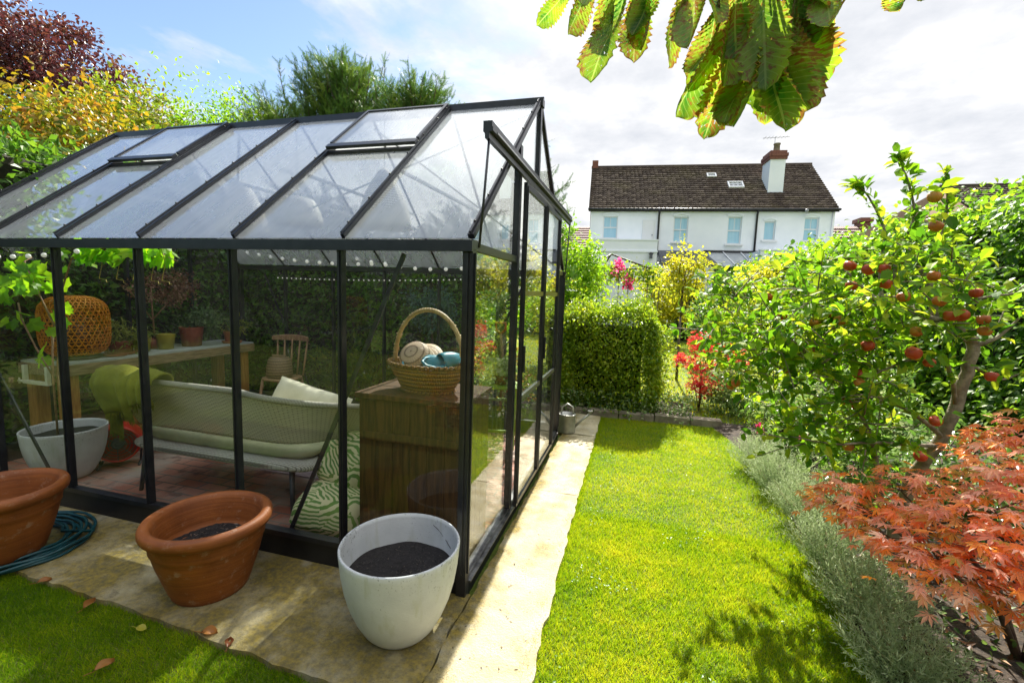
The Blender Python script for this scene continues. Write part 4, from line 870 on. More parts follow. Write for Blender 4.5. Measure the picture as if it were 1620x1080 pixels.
# fork and added green stand near the doors
rm = plain('red_grip', (.45, .04, .02), None, rough=.4)
fk = thing('garden_fork', 'garden fork with a red D grip leaning behind the doors', 'garden fork', (-1.36, 4.55, FZ), 0)
MB().tube([(0, 0, .28), (.02, .03, .75), (-.03, .06, 1.10)], .016, 8).build('shaft', plain('ash_shaft', (.20, .10, .04), (.3, .17, .08), 10, .6), fk)
MB().tube([(-.03, .06, 1.10), (-.08, .06, 1.15), (-.085, .06, 1.22), (.02, .065, 1.22), (.02, .065, 1.15), (-.03, .06, 1.10)], .014, 8).build('grip', rm, fk)
b = MB(); b.tube([(-.07, 0, .27), (.07, 0, .27)], .009, 6)
for x in (-.07, -.023, .023, .07): b.tube([(x, 0, .27), (x, -.02, .1), (x, -.03, .0)], [.008, .007, .003], 6)
b.build('tines', dkm, fk)
lime = plain('lawn_reflection_green', (.20, .34, .015), (.30, .44, .03), 6, .5)  # green imitates the lit lawn reflected in the gable glass
ps = thing('reflection_stand', 'lime green folding stand added for the lawn reflected in the gable glass, holding a trailing plant', 'added stand', (-1.28, 4.30, FZ), .25)  # added stand in place of a lawn reflection in the glass
for x in (-.14, .14): MB().bar((x, -.17, 0), (x, .14, .60), .03, .022).bar((x*1.25, .17, 0), (x*1.25, -.14, .60), .03, .022).build('leg', lime, ps)
b = MB()
for i in range(4): b.box((-.19, -.17+.088*i, .60), (.19, -.17+.088*i+.078, .622), .003)
b.bar((-.14, -.09, .16), (.14, -.09, .16), .025).bar((-.14, .06, .45), (.14, .06, .45), .025).build('slats', lime, ps)
pl = thing('potted_plant', 'pale variegated plant in a small clay pot on the lime green stand', 'plant', (-1.28, 4.30, FZ+.623), 0)
MB().lathe([(.001, 0), (.06, 0), (.08, .1), (.07, .1), (.001, .09)], 20).build('pot_body', redclay, pl)
pos, out, rn = crown((0, 0, .16), (.18, .17, .10), 40, 16, .03, .3); foliage('trailing_leaves', leafmat('variegated_leaf', [(.10, .22, .03), (.30, .40, .10), (.62, .62, .45)], .4), pl, pos, out, rn, .045, .03)
# ------------------------------------------------------------------ white house
HA = np.array([-2.7, 25., 0]); HB = np.array([9.1, 26.1, 0]); HW = float(np.linalg.norm(HB-HA)); HU = (HB-HA)/HW; HN = np.array([HU[1], -HU[0], 0])
HRZ = math.atan2(HU[1], HU[0])
def fac(x, y, off=0.):
    """photo point -> (along, up) on the facade, or on a plane off metres in front of it"""
    r = ray(x, y); q = HA+HN*off; k = ((q-CAMPOS)@HN)/(r@HN); p = CAMPOS+r*k; return float((p-HA)@HU), float(p[2])
render_m = plain('white_render', (.80, .84, .88), (.86, .89, .92), 1.5, .8, bmp=.35, bscale=25)
white_p = plain('white_paint', (.74, .75, .75), None, rough=.45)
black_p = plain('black_gutter', (.012, .012, .014), None, rough=.4)
slate_m = plain('dark_slate', (.05, .055, .065), (.09, .095, .11), 3, .55, bmp=.3, bscale=12)
lead = plain('grey_lead', (.20, .21, .22), (.28, .29, .3), 8, .5)
brick_r = plain('red_chimney_brick', (.13, .045, .03), (.22, .085, .055), 14, .8, bmp=.4, bscale=30)
win_glass = None
def _winglass(name, c1, c2):
    m, t, p, o = base(name); v = nd(t, 'ShaderNodeTexCoord').outputs['Object']
    t.links.new(mixc(t, noise(t, 1, 3, mapping(t, v, (9, 1, .6))), c1, c2), p.inputs['Base Color']); setin(p, Roughness=.12); p.inputs['Specular IOR Level'].default_value = .8; return m
win_glass = _winglass('curtained_window_glass', (.20, .48, .62), (.46, .68, .78)); dark_glass = _winglass('dark_window_glass', (.015, .022, .025), (.05, .07, .075))
H = thing('white_house', 'long white rendered house with brown tiled roof and white chimney beyond the garden', 'house', HA, HRZ)
ZEH = 6.15; RD = 3.5; ZRH = 9.22; DEP = 7.0
mb = MB(); mb.add([(0, 0, 0), (HW, 0, 0), (HW, DEP, 0), (0, DEP, 0), (0, 0, ZEH), (HW, 0, ZEH), (HW, DEP, ZEH), (0, DEP, ZEH), (0, RD, ZRH-.08), (HW, RD, ZRH-.08)],
  [(0, 1, 5, 4), (1, 2, 6, 9, 5), (2, 3, 7, 6), (3, 0, 4, 8, 7)]); mb.f.pop(0); mb.smooth.pop(0)
OPEN = [(953, 342, 978, 377), (1064, 343, 1090, 383), (1149, 343, 1175, 386), (1207, 350, 1228, 380), (1270, 344, 1297, 381)]
OR = []
for a in OPEN: (u0, z0), (u1, z1) = fac(a[0], a[3]), fac(a[2], a[1]); OR.append((u0, z0, u1, z1))
us = sorted({0., HW}|{r[0] for r in OR}|{r[2] for r in OR}); zs_ = sorted({0., ZEH}|{r[1] for r in OR}|{r[3] for r in OR})
for i in range(len(us)-1):
    for j in range(len(zs_)-1):
        uc, zc_ = (us[i]+us[i+1])/2, (zs_[j]+zs_[j+1])/2
        if not any(r[0] < uc < r[2] and r[1] < zc_ < r[3] for r in OR): mb.add([(us[i], 0, zs_[j]), (us[i+1], 0, zs_[j]), (us[i+1], 0, zs_[j+1]), (us[i], 0, zs_[j+1])], [(0, 1, 2, 3)])
for u0, z0, u1, z1 in OR: mb.add([(u0, 0, z0), (u1, 0, z0), (u1, 0, z1), (u0, 0, z1), (u0, .2, z0), (u1, .2, z0), (u1, .2, z1), (u0, .2, z1)], [(0, 1, 5, 4), (1, 2, 6, 5), (2, 3, 7, 6), (3, 0, 4, 7)])
mb.build('wall', render_m, H)
def _tiles():
    m, t, p, o = base('brown_pantiles'); v = nd(t, 'ShaderNodeTexCoord').outputs['Object']; r = attr(t, 'rnd')
    c = ramp(t, r, [(0, (.060, .044, .036)), (.5, (.088, .066, .052)), (1, (.125, .095, .072))])
    c = mixc(t, math_(t, 'MULTIPLY', ramp(t, noise(t, .9, 5, v), [(.5, (0, 0, 0)), (.7, (1, 1, 1))]), .5), c, (.12, .10, .05))
    t.links.new(c, p.inputs['Base Color']); setin(p, Roughness=.9); p.inputs['Specular IOR Level'].default_value = .15; return m
tile_m = _tiles()
def tiled(name, mat, parent, x0, x1, y0, z0, y1, z1, cols, rows, amp=.022, step=.075, x0t=None, x1t=None):
    """one slope of pantiles: stepped courses, each tile a shallow roll"""
    x0t = x0 if x0t is None else x0t; x1t = x1 if x1t is None else x1t
    sl = np.array([0, y1-y0, z1-z0]); ln = np.linalg.norm(sl); nn = np.array([0, -(z1-z0), abs(y1-y0)])/ln
    if y1 < y0: nn = np.array([0, (z1-z0), abs(y1-y0)])/ln
    k = 4; V = []; F = []; R = []
    for r in range(rows):
        a, b_ = r/rows, (r+1)/rows+.012
        for c in range(cols):
            rv = random.random(); base_ = len(V)
            for t_, lift in ((a, step), (b_, .0), ):
                xa, xb = x0+(x0t-x0)*t_, x1+(x1t-x1)*t_
                for i in range(k+1):
                    u = (c+i/k)/cols; p = np.array([xa+(xb-xa)*u, y0, z0])+sl*t_+nn*(lift+amp*abs(math.sin(PI*i/k))+.006*rv); V.append(p); R.append(rv)
            for i in range(k+1):
                xa, xb = x0+(x0t-x0)*a, x1+(x1t-x1)*a; u = (c+i/k)/cols; V.append(np.array([xa+(xb-xa)*u, y0, z0])+sl*a+nn*(-.01)); R.append(rv)
            for i in range(k): F += [(base_+i, base_+i+1, base_+k+2+i, base_+k+1+i), (base_+2*k+2+i, base_+2*k+3+i, base_+i+1, base_+i)]
    return npmesh(name, np.array(V), [np.array(F)], mat, parent, R)
tiled('roof', tile_m, H, -.12, HW+.12, -.16, ZEH-.06, RD, ZRH, 54, 22)
tiled('rear_roof', tile_m, H, -.12, HW+.12, DEP+.16, ZEH-.06, RD, ZRH, 20, 8)
b = MB(); b.tube([(-.14, RD, ZRH+.03), (HW+.14, RD, ZRH+.03)], .09, 8); b.build('ridge_tiles', tile_m, H)
b = MB(); b.tube([(-.15, -.19, ZEH-.03), (HW+.15, -.19, ZEH-.03)], .06, 8).box((-.12, -.13, ZEH-.14), (HW+.12, -.1, ZEH-.02)); b.build('gutter', black_p, H)
MB().box((-.1, RD-.2, ZRH-.1), (.25, RD+.2, ZRH+.38)).build('end_chimney', brick_r, H)
def dpipe(x, y0, y1):
    u, za = fac(x, y0); _, zb = fac(x, y1); MB().tube([(u, -.17, ZEH-.06), (u, -.07, ZEH-.3), (u, -.07, zb)], .05, 8).build('downpipe', black_p, H)
dpipe(1043, 335, 404); dpipe(1198, 335, 408); 
u, _ = fac(1318, 350); MB().tube([(u-.05, -.05, ZEH-.1), (u-.05, -.05, 3)], .03, 8).build('downpipe', white_p, H)
def window(x0, y0, x1, y1, kind='sash', glassm=None, off=0.):
    (ua, za), (ub, zb) = fac(x0, y1, off), fac(x1, y0, off); d = -off if kind == 'triple' else .14; w = thing('window', None, None); w.parent = H; g_ = glassm or win_glass
    # arched brick head and reveal
    f = MB(); t_ = .055
    f.box((ua, d-.035, za), (ua+t_, d-.002, zb)); f.box((ub-t_, d-.035, za), (ub, d-.002, zb)); f.box((ua+t_, d-.035, za), (ub-t_, d-.002, za+t_)); f.box((ua+t_, d-.035, zb-t_), (ub-t_, d-.002, zb))
    zm = (za+zb)/2
    if kind == 'sash': f.box((ua+t_, d-.045, zm-.03), (ub-t_, d-.002, zm+.03)); f.box(((ua+ub)/2-.012, d-.03, zm+.03), ((ua+ub)/2+.012, d-.002, zb-t_))
    if kind == 'cross': f.box((ua+t_, d-.045, zm-.03), (ub-t_, d-.002, zm+.03)); f.box(((ua+ub)/2-.02, d-.03, za+t_), ((ua+ub)/2+.02, d-.002, zm-.03)); f.box(((ua+ub)/2-.02, d-.03, zm+.03), ((ua+ub)/2+.02, d-.002, zb-t_))
    if kind == 'triple':
        for q in (1/3, 2/3): f.box((ua+(ub-ua)*q-.04, d-.04, za+t_), (ua+(ub-ua)*q+.04, d-.002, zb-t_))
    f.build('frame', white_p, w)
    MB().box((ua+t_, d-.016, za+t_), (ub-t_, d-.004, zb-t_)).build('pane', g_, w)
    if kind in ('sash', 'cross', 'single'):
        h = MB(); n = 10; pr = []
        for s, r in ((0, .0), (1, .10)):
            for i in range(n+1):
                a = -1+2*i/n; pr.append((((ua+ub)/2)+a*((ub-ua)/2+.03+.04*s), zb+.01+(.10*(1-a*a))+(.10 if s else 0)))
        vs = [(x, -.05, z) for x, z in pr]+[(x, -.002, z) for x, z in pr]; m_ = n+1
        fs = [(i, i+1, m_+i+1, m_+i) for i in range(n)]+[(m_+i, m_+i+1, 3*m_+i+1, 3*m_+i) for i in range(n)]+[(i+1, i, 2*m_+i, 2*m_+i+1) for i in range(n)]
        h.add(vs, fs); h.build('arched_head', render_m, w)
    MB().box((ua-.10, (d if kind == 'triple' else 0)-.13, za-.09), (ub+.10, (d if kind == 'triple' else 0)-.002, za-.005)).build('sill', white_p, w)
window(953, 342, 978, 377); window(1064, 343, 1090, 383, 'cross'); window(1149, 343, 1175, 386); window(1207, 350, 1228, 380, 'single'); window(1270, 344, 1297, 381)
(ua, za), (ub, zb) = fac(1015, 378), fac(1036, 348); d = thing('balcony_door', None, None); d.parent = H
MB().box((ua, -.05, za-.4), (ub, -.002, zb), .01).box((ua+.1, -.06, za-.2), (ub-.1, -.051, zb-.15), .004).build('leaf', white_p, d); MB().ball((ub-.1, -.09, za+.2), .035).build('handle', lead, d)
# flat roofed extensions with parapets
def ext(x0, x1, ytop, off, depth=None):
    ua, zt2 = fac(x0, ytop, off); ub, _ = fac(x1, ytop, off); return ua, ub, zt2
OFF = 2.2
ua, ub, zt2 = ext(934, 1041, 377.5, OFF); e = MB(); e.box((ua, -OFF, 0), (ub, -.003, zt2-.5)).build('extension', render_m, H)
b = MB(); b.box((ua, -OFF, zt2-.499), (ub, -OFF+.18, zt2-.06)).box((ub-.18, -OFF+.181, zt2-.499), (ub, -.003, zt2-.06)).box((ua-.03, -OFF-.03, zt2-.059), (ub+.03, -OFF+.21, zt2)); b.box((ua-.02, -OFF-.05, zt2-.62), (ub+.02, -OFF-.002, zt2-.54)); b.build('parapet', render_m, H)
window(961, 424, 1005, 441, 'triple', dark_glass, OFF)
uL, zL = fac(1029, 405, OFF); l = thing('wall_lantern', None, None); l.parent = H
MB().box((uL-.03, -OFF-.18, zL+.12), (uL+.03, -OFF-.002, zL+.16)).box((uL-.1, -OFF-.26, zL+.08), (uL+.1, -OFF-.08, zL+.119)).build('bracket', black_p, l); MB().box((uL-.07, -OFF-.23, zL-.14), (uL+.07, -OFF-.11, zL+.079)).build('lamp_glass', dark_glass, l)
OF2 = 2.4
ua, zt2 = fac(1196, 396, OF2); ub, zt3 = fac(1322, 391, OF2); z_ = zt2
MB().box((ua+.2, -OF2, 0), (HW, -.003, z_-.6)).build('extension', render_m, H)
b = MB(); b.box((ua+.2, -OF2, z_-.599), (HW, -OF2+.18, z_)).box((ua+.2, -OF2+.181, z_-.599), (ua+.38, -.003, z_)).box((ua+.16, -OF2-.04, z_+.001), (HW+.03, -OF2+.22, z_+.06)); b.build('parapet', render_m, H)
# lean-to slate roof and glazed lean-to
ua, za = fac(1041, 396, .0); ub, zb = fac(1113, 396, .0); zl = fac(1041, 415, 1.6)[1]
b = MB(); b.add([(ua, -.003, za), (ub, -.003, za), (ub+.35, -1.6, zl), (ua, -1.6, zl), (ua, -.003, za-.12), (ub, -.003, za-.12), (ub+.35, -1.6, zl-.12), (ua, -1.6, zl-.12)], [(0, 3, 2, 1), (4, 5, 6, 7), (3, 7, 6, 2), (1, 2, 6, 5), (0, 4, 7, 3)]); b.build('lean_to_roof', slate_m, H)
MB().box((ua+.05, -1.5, 0), (ub+.2, -.01, zl-.13)).build('lean_to', render_m, H)
ua2, za2 = fac(1116, 399, .0); ub2, _ = fac(1200, 401, .0); zl2 = fac(1120, 420, 1.6)[1]
sky_gl = plain('milky_roof_sheet', (.34, .36, .37), (.44, .46, .46), 3, .2)
b = MB(); b.add([(ua2, -.003, za2), (ub2, -.003, za2), (ub2+.1, -1.6, zl2), (ua2+.3, -1.6, zl2), (ua2, -.003, za2-.05), (ub2, -.003, za2-.05), (ub2+.1, -1.6, zl2-.05), (ua2+.3, -1.6, zl2-.05)], [(0, 3, 2, 1), (4, 5, 6, 7), (3, 7, 6, 2), (0, 4, 7, 3), (1, 2, 6, 5)]); b.build('glazed_roof', sky_gl, H)
b = MB(); b.box((ua2-.1, -.06, za2+.002), (ub2+.1, -.004, za2+.10)); b.build('flashing', black_p, H)
b = MB()
for q in (.33, .66): b.bar((ua2+(ub2-ua2)*q, -.02, za2+.03), (ua2+.3+(ub2+.1-ua2-.3)*q, -1.6, zl2+.03), .05, .03)
b.build('glazing_bar', white_p, H)
# chimney and roof lights, placed on the slope
def slope(x, y):
    r = ray(x, y); n = np.cross(HU, np.array([0, 0, 1.])); yv = -HN  # into the house
    # plane through eaves: z = ZEH + k*(depth)
    k = (ZRH-ZEH)/RD; A = r[2]-k*(r@yv); B = ZEH-CAMPOS[2]-k*((HA-CAMPOS)@yv); t_ = B/A; p = CAMPOS+r*t_; return float((p-HA)@HU), float((p-HA)@yv), float(p[2])
ca = slope(1213, 306); cb = slope(1238, 308); dpt = cb[1]; cw = cb[0]-ca[0]; ct = fac(1225, 252, -dpt)[1]; ct2 = fac(1225, 237, -dpt)[1]
ck = thing('chimney', None, None); ck.parent = H
MB().box((ca[0], dpt, cb[2]-.3), (cb[0], dpt+1.1, ct)).build('stack', render_m, ck)
b = MB(); b.box((ca[0]-.06, dpt-.06, ct+.001), (cb[0]+.06, dpt+1.16, ct+.14)).box((ca[0]-.09, dpt-.09, ct+.141), (cb[0]+.09, dpt+1.19, ct+.30)).box((ca[0]-.03, dpt-.03, ct+.301), (cb[0]+.03, dpt+1.13, ct+.44)); b.build('brick_cap', brick_r, ck)
MB().lathe([(.16, 0), (.14, .35), (.17, .37), (.17, .43), (.12, .43)], 16, (ca[0]+.35, dpt+.3, ct+.44)).build('chimney_pot', plain('mossy_chimney_pot', (.14, .12, .08), (.24, .2, .14), 10, .8), ck)
b = MB(); q = (ca[0]+.3, dpt+.5, ct+.44); b.tube([q, (q[0], q[1], q[2]+.85)], .015, 6).tube([(q[0]-.6, q[1], q[2]+.78), (q[0]+.7, q[1], q[2]+.82)], .012, 6)
for i in range(7): b.tube([(q[0]-.5+.17*i, q[1]-.22, q[2]+.80), (q[0]-.5+.17*i, q[1]+.22, q[2]+.80)], .008, 5)
b.build('aerial', lead, ck); MB().box((ca[0]-.08, dpt-.06, cb[2]-.05), (cb[0]+.08, dpt+.1, cb[2]+.12)).build('flashing', lead, ck)
kk = (ZRH-ZEH)/RD; sn_, cs_ = kk/math.hypot(1, kk), 1/math.hypot(1, kk)
for x, y, w_, h_ in ((1125, 280, .50, .38), (1163, 295, .78, .62)):
    u, dd, z = slope(x, y); s_ = thing('roof_light', None, None); s_.parent = H; s_.location = (u, dd, z); s_.rotation_euler = (math.atan(kk), 0, 0)
    f = MB(); f.box((-w_/2, -h_/2, .02), (w_/2, -h_/2+.07, .15)).box((-w_/2, h_/2-.07, .02), (w_/2, h_/2, .15)).box((-w_/2, -h_/2+.07, .02), (-w_/2+.07, h_/2-.07, .15)).box((w_/2-.07, -h_/2+.07, .02), (w_/2, h_/2-.07, .15)); f.build('frame', white_p, s_)
    MB().box((-w_/2+.07, -h_/2+.07, .08), (w_/2-.07, h_/2-.07, .11)).build('pane', sky_gl if w_ > .6 else lead, s_)
b = MB(); u, z = fac(1272, 335); b.ball((u, -.3, z), .09, 10).tube([(u, -.01, z+.1), (u, -.25, z+.05)], .03, 6); b.build('floodlight', lead, H)
# brick house beyond the ivy hedge: gable end to us, brown roof running off to the side
bw_m = plain('buff_brick', (.20, .12, .07), (.34, .22, .13), 30, .85, bmp=.4, bscale=60)
Y2 = 30.; e0, r0, r1 = at(1447, 345, Y2), at(1502, 293, Y2+2.5), at(1640, 293, Y2+2.5)
h2 = thing('brick_house', 'buff brick gable and long brown roof rising beyond the ivy hedge', 'house', (0, 0, 0))
xw0, xw1 = e0[0], 27.; zt_, zr_ = e0[2], r0[2]; y0_, yr_, y1_ = Y2, Y2+3.2, Y2+6.4; xr0 = r0[0]
mb = MB(); mb.add([(xw0, y0_, 0), (xw1, y0_, 0), (xw1, y1_, 0), (xw0, y1_, 0), (xw0, y0_, zt_), (xw1, y0_, zt_), (xw1, y1_, zt_), (xw0, y1_, zt_), (xr0, yr_, zr_-.05), (xw1, yr_, zr_-.05)], [(0, 1, 5, 4), (1, 2, 6, 9, 5), (2, 3, 7, 6), (3, 0, 4, 8, 7)]); mb.build('wall', bw_m, h2)
tiled('roof', tile_m, h2, xr0-.1, xw1, y0_-.2, zt_+.3, yr_, zr_+.05, 40, 12)
# gable slope facing us in brick (the end wall leans back into the roof line)
MB().add([(xw0, y0_-.02, zt_), (xr0+.1, y0_-.02, zt_+.28), (xr0+.05, yr_-.1, zr_-.03)], [(0, 1, 2)]).build('gable_brick', bw_m, h2)
MB().tube([(xr0-.1, yr_, zr_+.08), (xw1, yr_, zr_+.08)], .12, 8).build('ridge_tiles', tile_m, h2)
def farrow(label, px0, px1, py, Y, name='terrace_house', chim=None, h=2.6):
    a, c_ = at(px0, py, Y), at(px1, py, Y); z = a[2]; t_ = thing(name, label, 'house', (0, 0, 0)); y1 = Y+8
    mb = MB(); mb.add([(a[0], Y-4, 0), (c_[0], Y-4, 0), (c_[0], y1, 0), (a[0], y1, 0), (a[0], Y-4, z-h), (c_[0], Y-4, z-h), (c_[0], y1, z-h), (a[0], y1, z-h), (a[0], Y, z-.1), (c_[0], Y, z-.1)], [(0, 1, 5, 4), (1, 2, 6, 9, 5), (2, 3, 7, 6), (3, 0, 4, 8, 7)]); mb.build('wall', bw_m, t_)
    tiled('roof', far_t, t_, a[0]-.1, c_[0]+.1, Y-4.2, z-h-.1, Y, z, 40, 10)
    if chim:
        k0, k1 = at(chim[0], chim[2], Y), at(chim[1], chim[3], Y); MB().box((k0[0], Y-.5, z-1), (k1[0], Y+.7, k1[2]-.3)).box((k0[0]-.12, Y-.62, k1[2]-.299), (k1[0]+.12, Y+.82, k1[2])).build('chimney', brick_r, t_)
far_t = plain('red_brown_tiles', (.10, .04, .03), (.16, .07, .05), 4, .7, bmp=.3, bscale=8)
farrow('low red brown terrace roof with a brick chimney between the white house and the hedge', 1310, 1430, 359, 42, chim=(1357, 1374, 360, 346))
farrow('higher brown terrace roof just above the ivy hedge beside the brick gable', 1405, 1470, 345, 38, h=2.2)
farrow('distant terrace roof seen between the greenhouse doors and the white house', 878, 938, 359, 46)
# ------------------------------------------------------------------ garden pavilion frame with flower baskets
gz_ = thing('garden_pavilion', 'thin metal garden pavilion frame with climbing leaves in front of the white house', 'pavilion', (0, 0, 0)); dm = plain('rusty_black_steel', (.04, .03, .025), (.10, .07, .05), 20, .5)
YP = 12.; apx = at(967, 402, YP+.6); cL, cR = at(935, 424, YP), at(1032, 424, YP); bL, bR = cL.copy(), cR.copy()
b = MB(); dz = 1.3
cor = [cL, cR, cR+np.array([.15, dz, 0]), cL+np.array([.15, dz, 0])]; zc = cL[2]
for i in range(4):
    p, q = cor[i].copy(), cor[(i+1) % 4].copy(); p[2] = q[2] = zc; b.tube([p, q], .02, 6); b.tube([p, apx], .022, 6)
b.build('roof_frame', dm, gz_)
for p in cor:
    b = MB()
    for dx in (-.09, .09): b.tube([(p[0]+dx, p[1], -.05), (p[0]+dx, p[1], zc)], .011, 6)
    for k in range(9): b.tube([(p[0]-.09, p[1], .2+.25*k), (p[0]+.09, p[1], .2+.25*k)], .007, 5)
    b.build('trellis_post', dm, gz_)
# ------------------------------------------------------------------ hedges and trees
bark = plain('grey_brown_bark', (.07, .05, .035), (.17, .13, .09), 14, .85, bmp=.6, bscale=40, stretch=(1, 1, .3))
twig = plain('brown_twigs', (.05, .025, .015), (.12, .07, .04), 20, .8, bmp=.4, bscale=40)
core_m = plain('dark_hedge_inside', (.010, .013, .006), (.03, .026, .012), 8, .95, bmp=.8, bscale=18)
def boxleaves(x0, x1, y0, y1, z0, z1, dens, sides, wob=.08, seed=0, top=1., wscale=1.6):
    """points and normals scattered over the faces of a clipped hedge"""
    P, N = [], []
    for s in sides:
        if s == 'f': a, c, n, fn = (x1-x0), (z1-z0), (0, -1, 0), lambda u, v: (x0+(x1-x0)*u, y0+0*u, z0+(z1-z0)*v)
        if s == 'b': a, c, n, fn = (x1-x0), (z1-z0), (0, 1, 0), lambda u, v: (x0+(x1-x0)*u, y1+0*u, z0+(z1-z0)*v)
        if s == 'l': a, c, n, fn = (y1-y0), (z1-z0), (-1, 0, 0), lambda u, v: (x0+0*u, y0+(y1-y0)*u, z0+(z1-z0)*v)
        if s == 'r': a, c, n, fn = (y1-y0), (z1-z0), (1, 0, 0), lambda u, v: (x1+0*u, y0+(y1-y0)*u, z0+(z1-z0)*v)
        if s == 't': a, c, n, fn = (x1-x0), (y1-y0), (0, 0, 1), lambda u, v: (x0+(x1-x0)*u, y0+(y1-y0)*v, z1+0*u)
        m = int(a*c*dens*(top if s == 't' else 1)); p = np.stack(fn(RNG.random(m), RNG.random(m)), 1); P.append(p); N.append(np.broadcast_to(np.array(n, float), p.shape))
    P, N = np.concatenate(P), np.concatenate(N)
    d = wob*(smoothn(P, wscale*1.6, seed)*.8+smoothn(P, wscale*5, seed+2)*.5)-np.abs(RNG.normal(size=len(P)))*wob*.9+RNG.random(len(P))**6*wob*2.2
    return P+N*d[:, None], N
def hedge(name, label, cat, mat, x0, x1, y0, y1, z1, dens, sides, L, W, tm=T_DIA, wob=.08, seed=0, core=.12, top=1., z0=0., group=None, droop=.2, jit=.6, ws=1.6, rdn=0.):
    h = thing(name, label, cat, ((x0+x1)/2, (y0+y1)/2, 0), 0, group); c = np.array([(x0+x1)/2, (y0+y1)/2, 0])
    P, N = boxleaves(x0, x1, y0, y1, z0+.03, z1, dens, sides, wob, seed, top, ws)
    e = np.maximum(np.abs(P[:, 0]-c[0])/((x1-x0)/2), 0); P[:, 2] -= rdn*np.clip(e, 0, 1.1)**6*(P[:, 2]/z1)**3; tp = (P[:, 2]/z1)**4; P[:, 0] = c[0]+(P[:, 0]-c[0])*(1-.06*rdn/.12*tp); P[:, 1] += rdn*.8*tp*(P[:, 1] < c[1])
    foliage('leaves', mat, h, P-c, N, np.clip(RNG.random(len(P))*.7+.2*smoothn(P, 3, seed)+.15, 0, 1), L, W, tm, droop, jit, .5)
    G = MB(); nx, ny = max(2, int((x1-x0)/.4)), max(2, int((y1-y0)/.4))
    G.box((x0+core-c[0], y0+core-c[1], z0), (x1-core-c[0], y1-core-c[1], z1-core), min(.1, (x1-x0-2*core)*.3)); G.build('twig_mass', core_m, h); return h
dkgreen = leafmat('dark_hedge_leaf', [(.025, .08, .006), (.065, .16, .010), (.14, .24, .015)], .4, 1.8, .45)
hedge('laurel_hedge', 'tall dark green hedge right behind the back wall of the greenhouse', 'hedge', dkgreen, -5.9, -2.05, 5.25, 6.0, 3.0, 1150, 'ftr', .075, .04, T_DIA, .12, 1)
hedge('laurel_hedge', 'dark hedge outside the end wall where the potting bench stands', 'hedge', dkgreen, -6.3, -5.32, 1.5, 5.25, 2.75, 700, 'rtf', .085, .045, T_DIA, .12, 4)
privet = leafmat('privet_leaf', [(.06, .13, .006), (.13, .22, .008), (.25, .33, .010), (.40, .40, .02)], .45, 1.8, .35)
hb = hedge('privet_hedge', 'clipped square green hedge at the end of the concrete path', 'hedge', privet, -1.02, .30, 6.12, 6.95, 1.34, 5200, 'flrt', .044, .023, T_OVAL, .12, 9, .2, 1.1, rdn=.12)
P = np.stack([RNG.uniform(-.6, .35, 700), RNG.uniform(6.0, 6.2, 700), .30+.95*RNG.random(700)], 1)
pos = np.stack([RNG.uniform(-.9, .75, 1500), 6.1+.15*RNG.normal(size=1500), .03+.28*RNG.random(1500)**1.5], 1); c = np.array([.0, 6.1, 0])
gc = thing('ground_cover', 'low leafy ground cover spilling along the foot of the clipped hedge', 'ground cover', c); tag(gc, kind='stuff')
foliage('leaves', leafmat('ground_cover_leaf', [(.05, .12, .02), (.12, .20, .04), (.35, .38, .20)], .35), gc, pos-c, np.array([0, -.5, .8])+rdir(1500)*.5, RNG.random(1500), .045, .025, T_OVAL)
# ivy hedge along the right hand boundary
ivy = leafmat('ivy_leaf', [(.045, .12, .008), (.11, .23, .012), (.22, .34, .015), (.38, .43, .025)], .45, 1.9, .45, .35)
ih = thing('ivy_hedge', 'long tall ivy covered boundary hedge running down the garden towards the house', 'hedge', (4.4, 0, 0))
def ivp(y0, y1, dens, top): return boxleaves(4.05, 4.95, y0, y1, .02, 2.72, dens, 'lt', .22, 3, top, .9)
for y0, y1, dens, L in ((1.8, 8., 1250, .075), (8., 14., 520, .10), (14., 25., 230, .15)):
    P, N = ivp(y0, y1, dens, 1.3); n = len(P); rn = np.clip(RNG.random(n)*.65+.25*smoothn(P, 2.2, 2)+.12*(P[:, 2] > 2.5), 0, 1)  # leaves near the top lightened: sunlight put into their colour
    foliage('ivy_leaves', ivy, ih, P-np.array([4.4, 0, 0]), N, rn, L, L*.85, T_OVAL, .45, .5, .6)
P = np.stack([RNG.uniform(3.85, 4.9, 900), RNG.uniform(3, 20, 900), 2.6+.45*RNG.random(900)**2], 1); foliage('top_shoots', ivy, ih, P-np.array([4.4, 0, 0]), np.array([0, 0, 1])+rdir(900)*.6, .5+.5*RNG.random(900), .085, .06, T_OVAL, -.2)
MB().box((-.25, 1.6, 0), (.6, 25.2, 2.56), .08).build('twig_mass', core_m, ih)
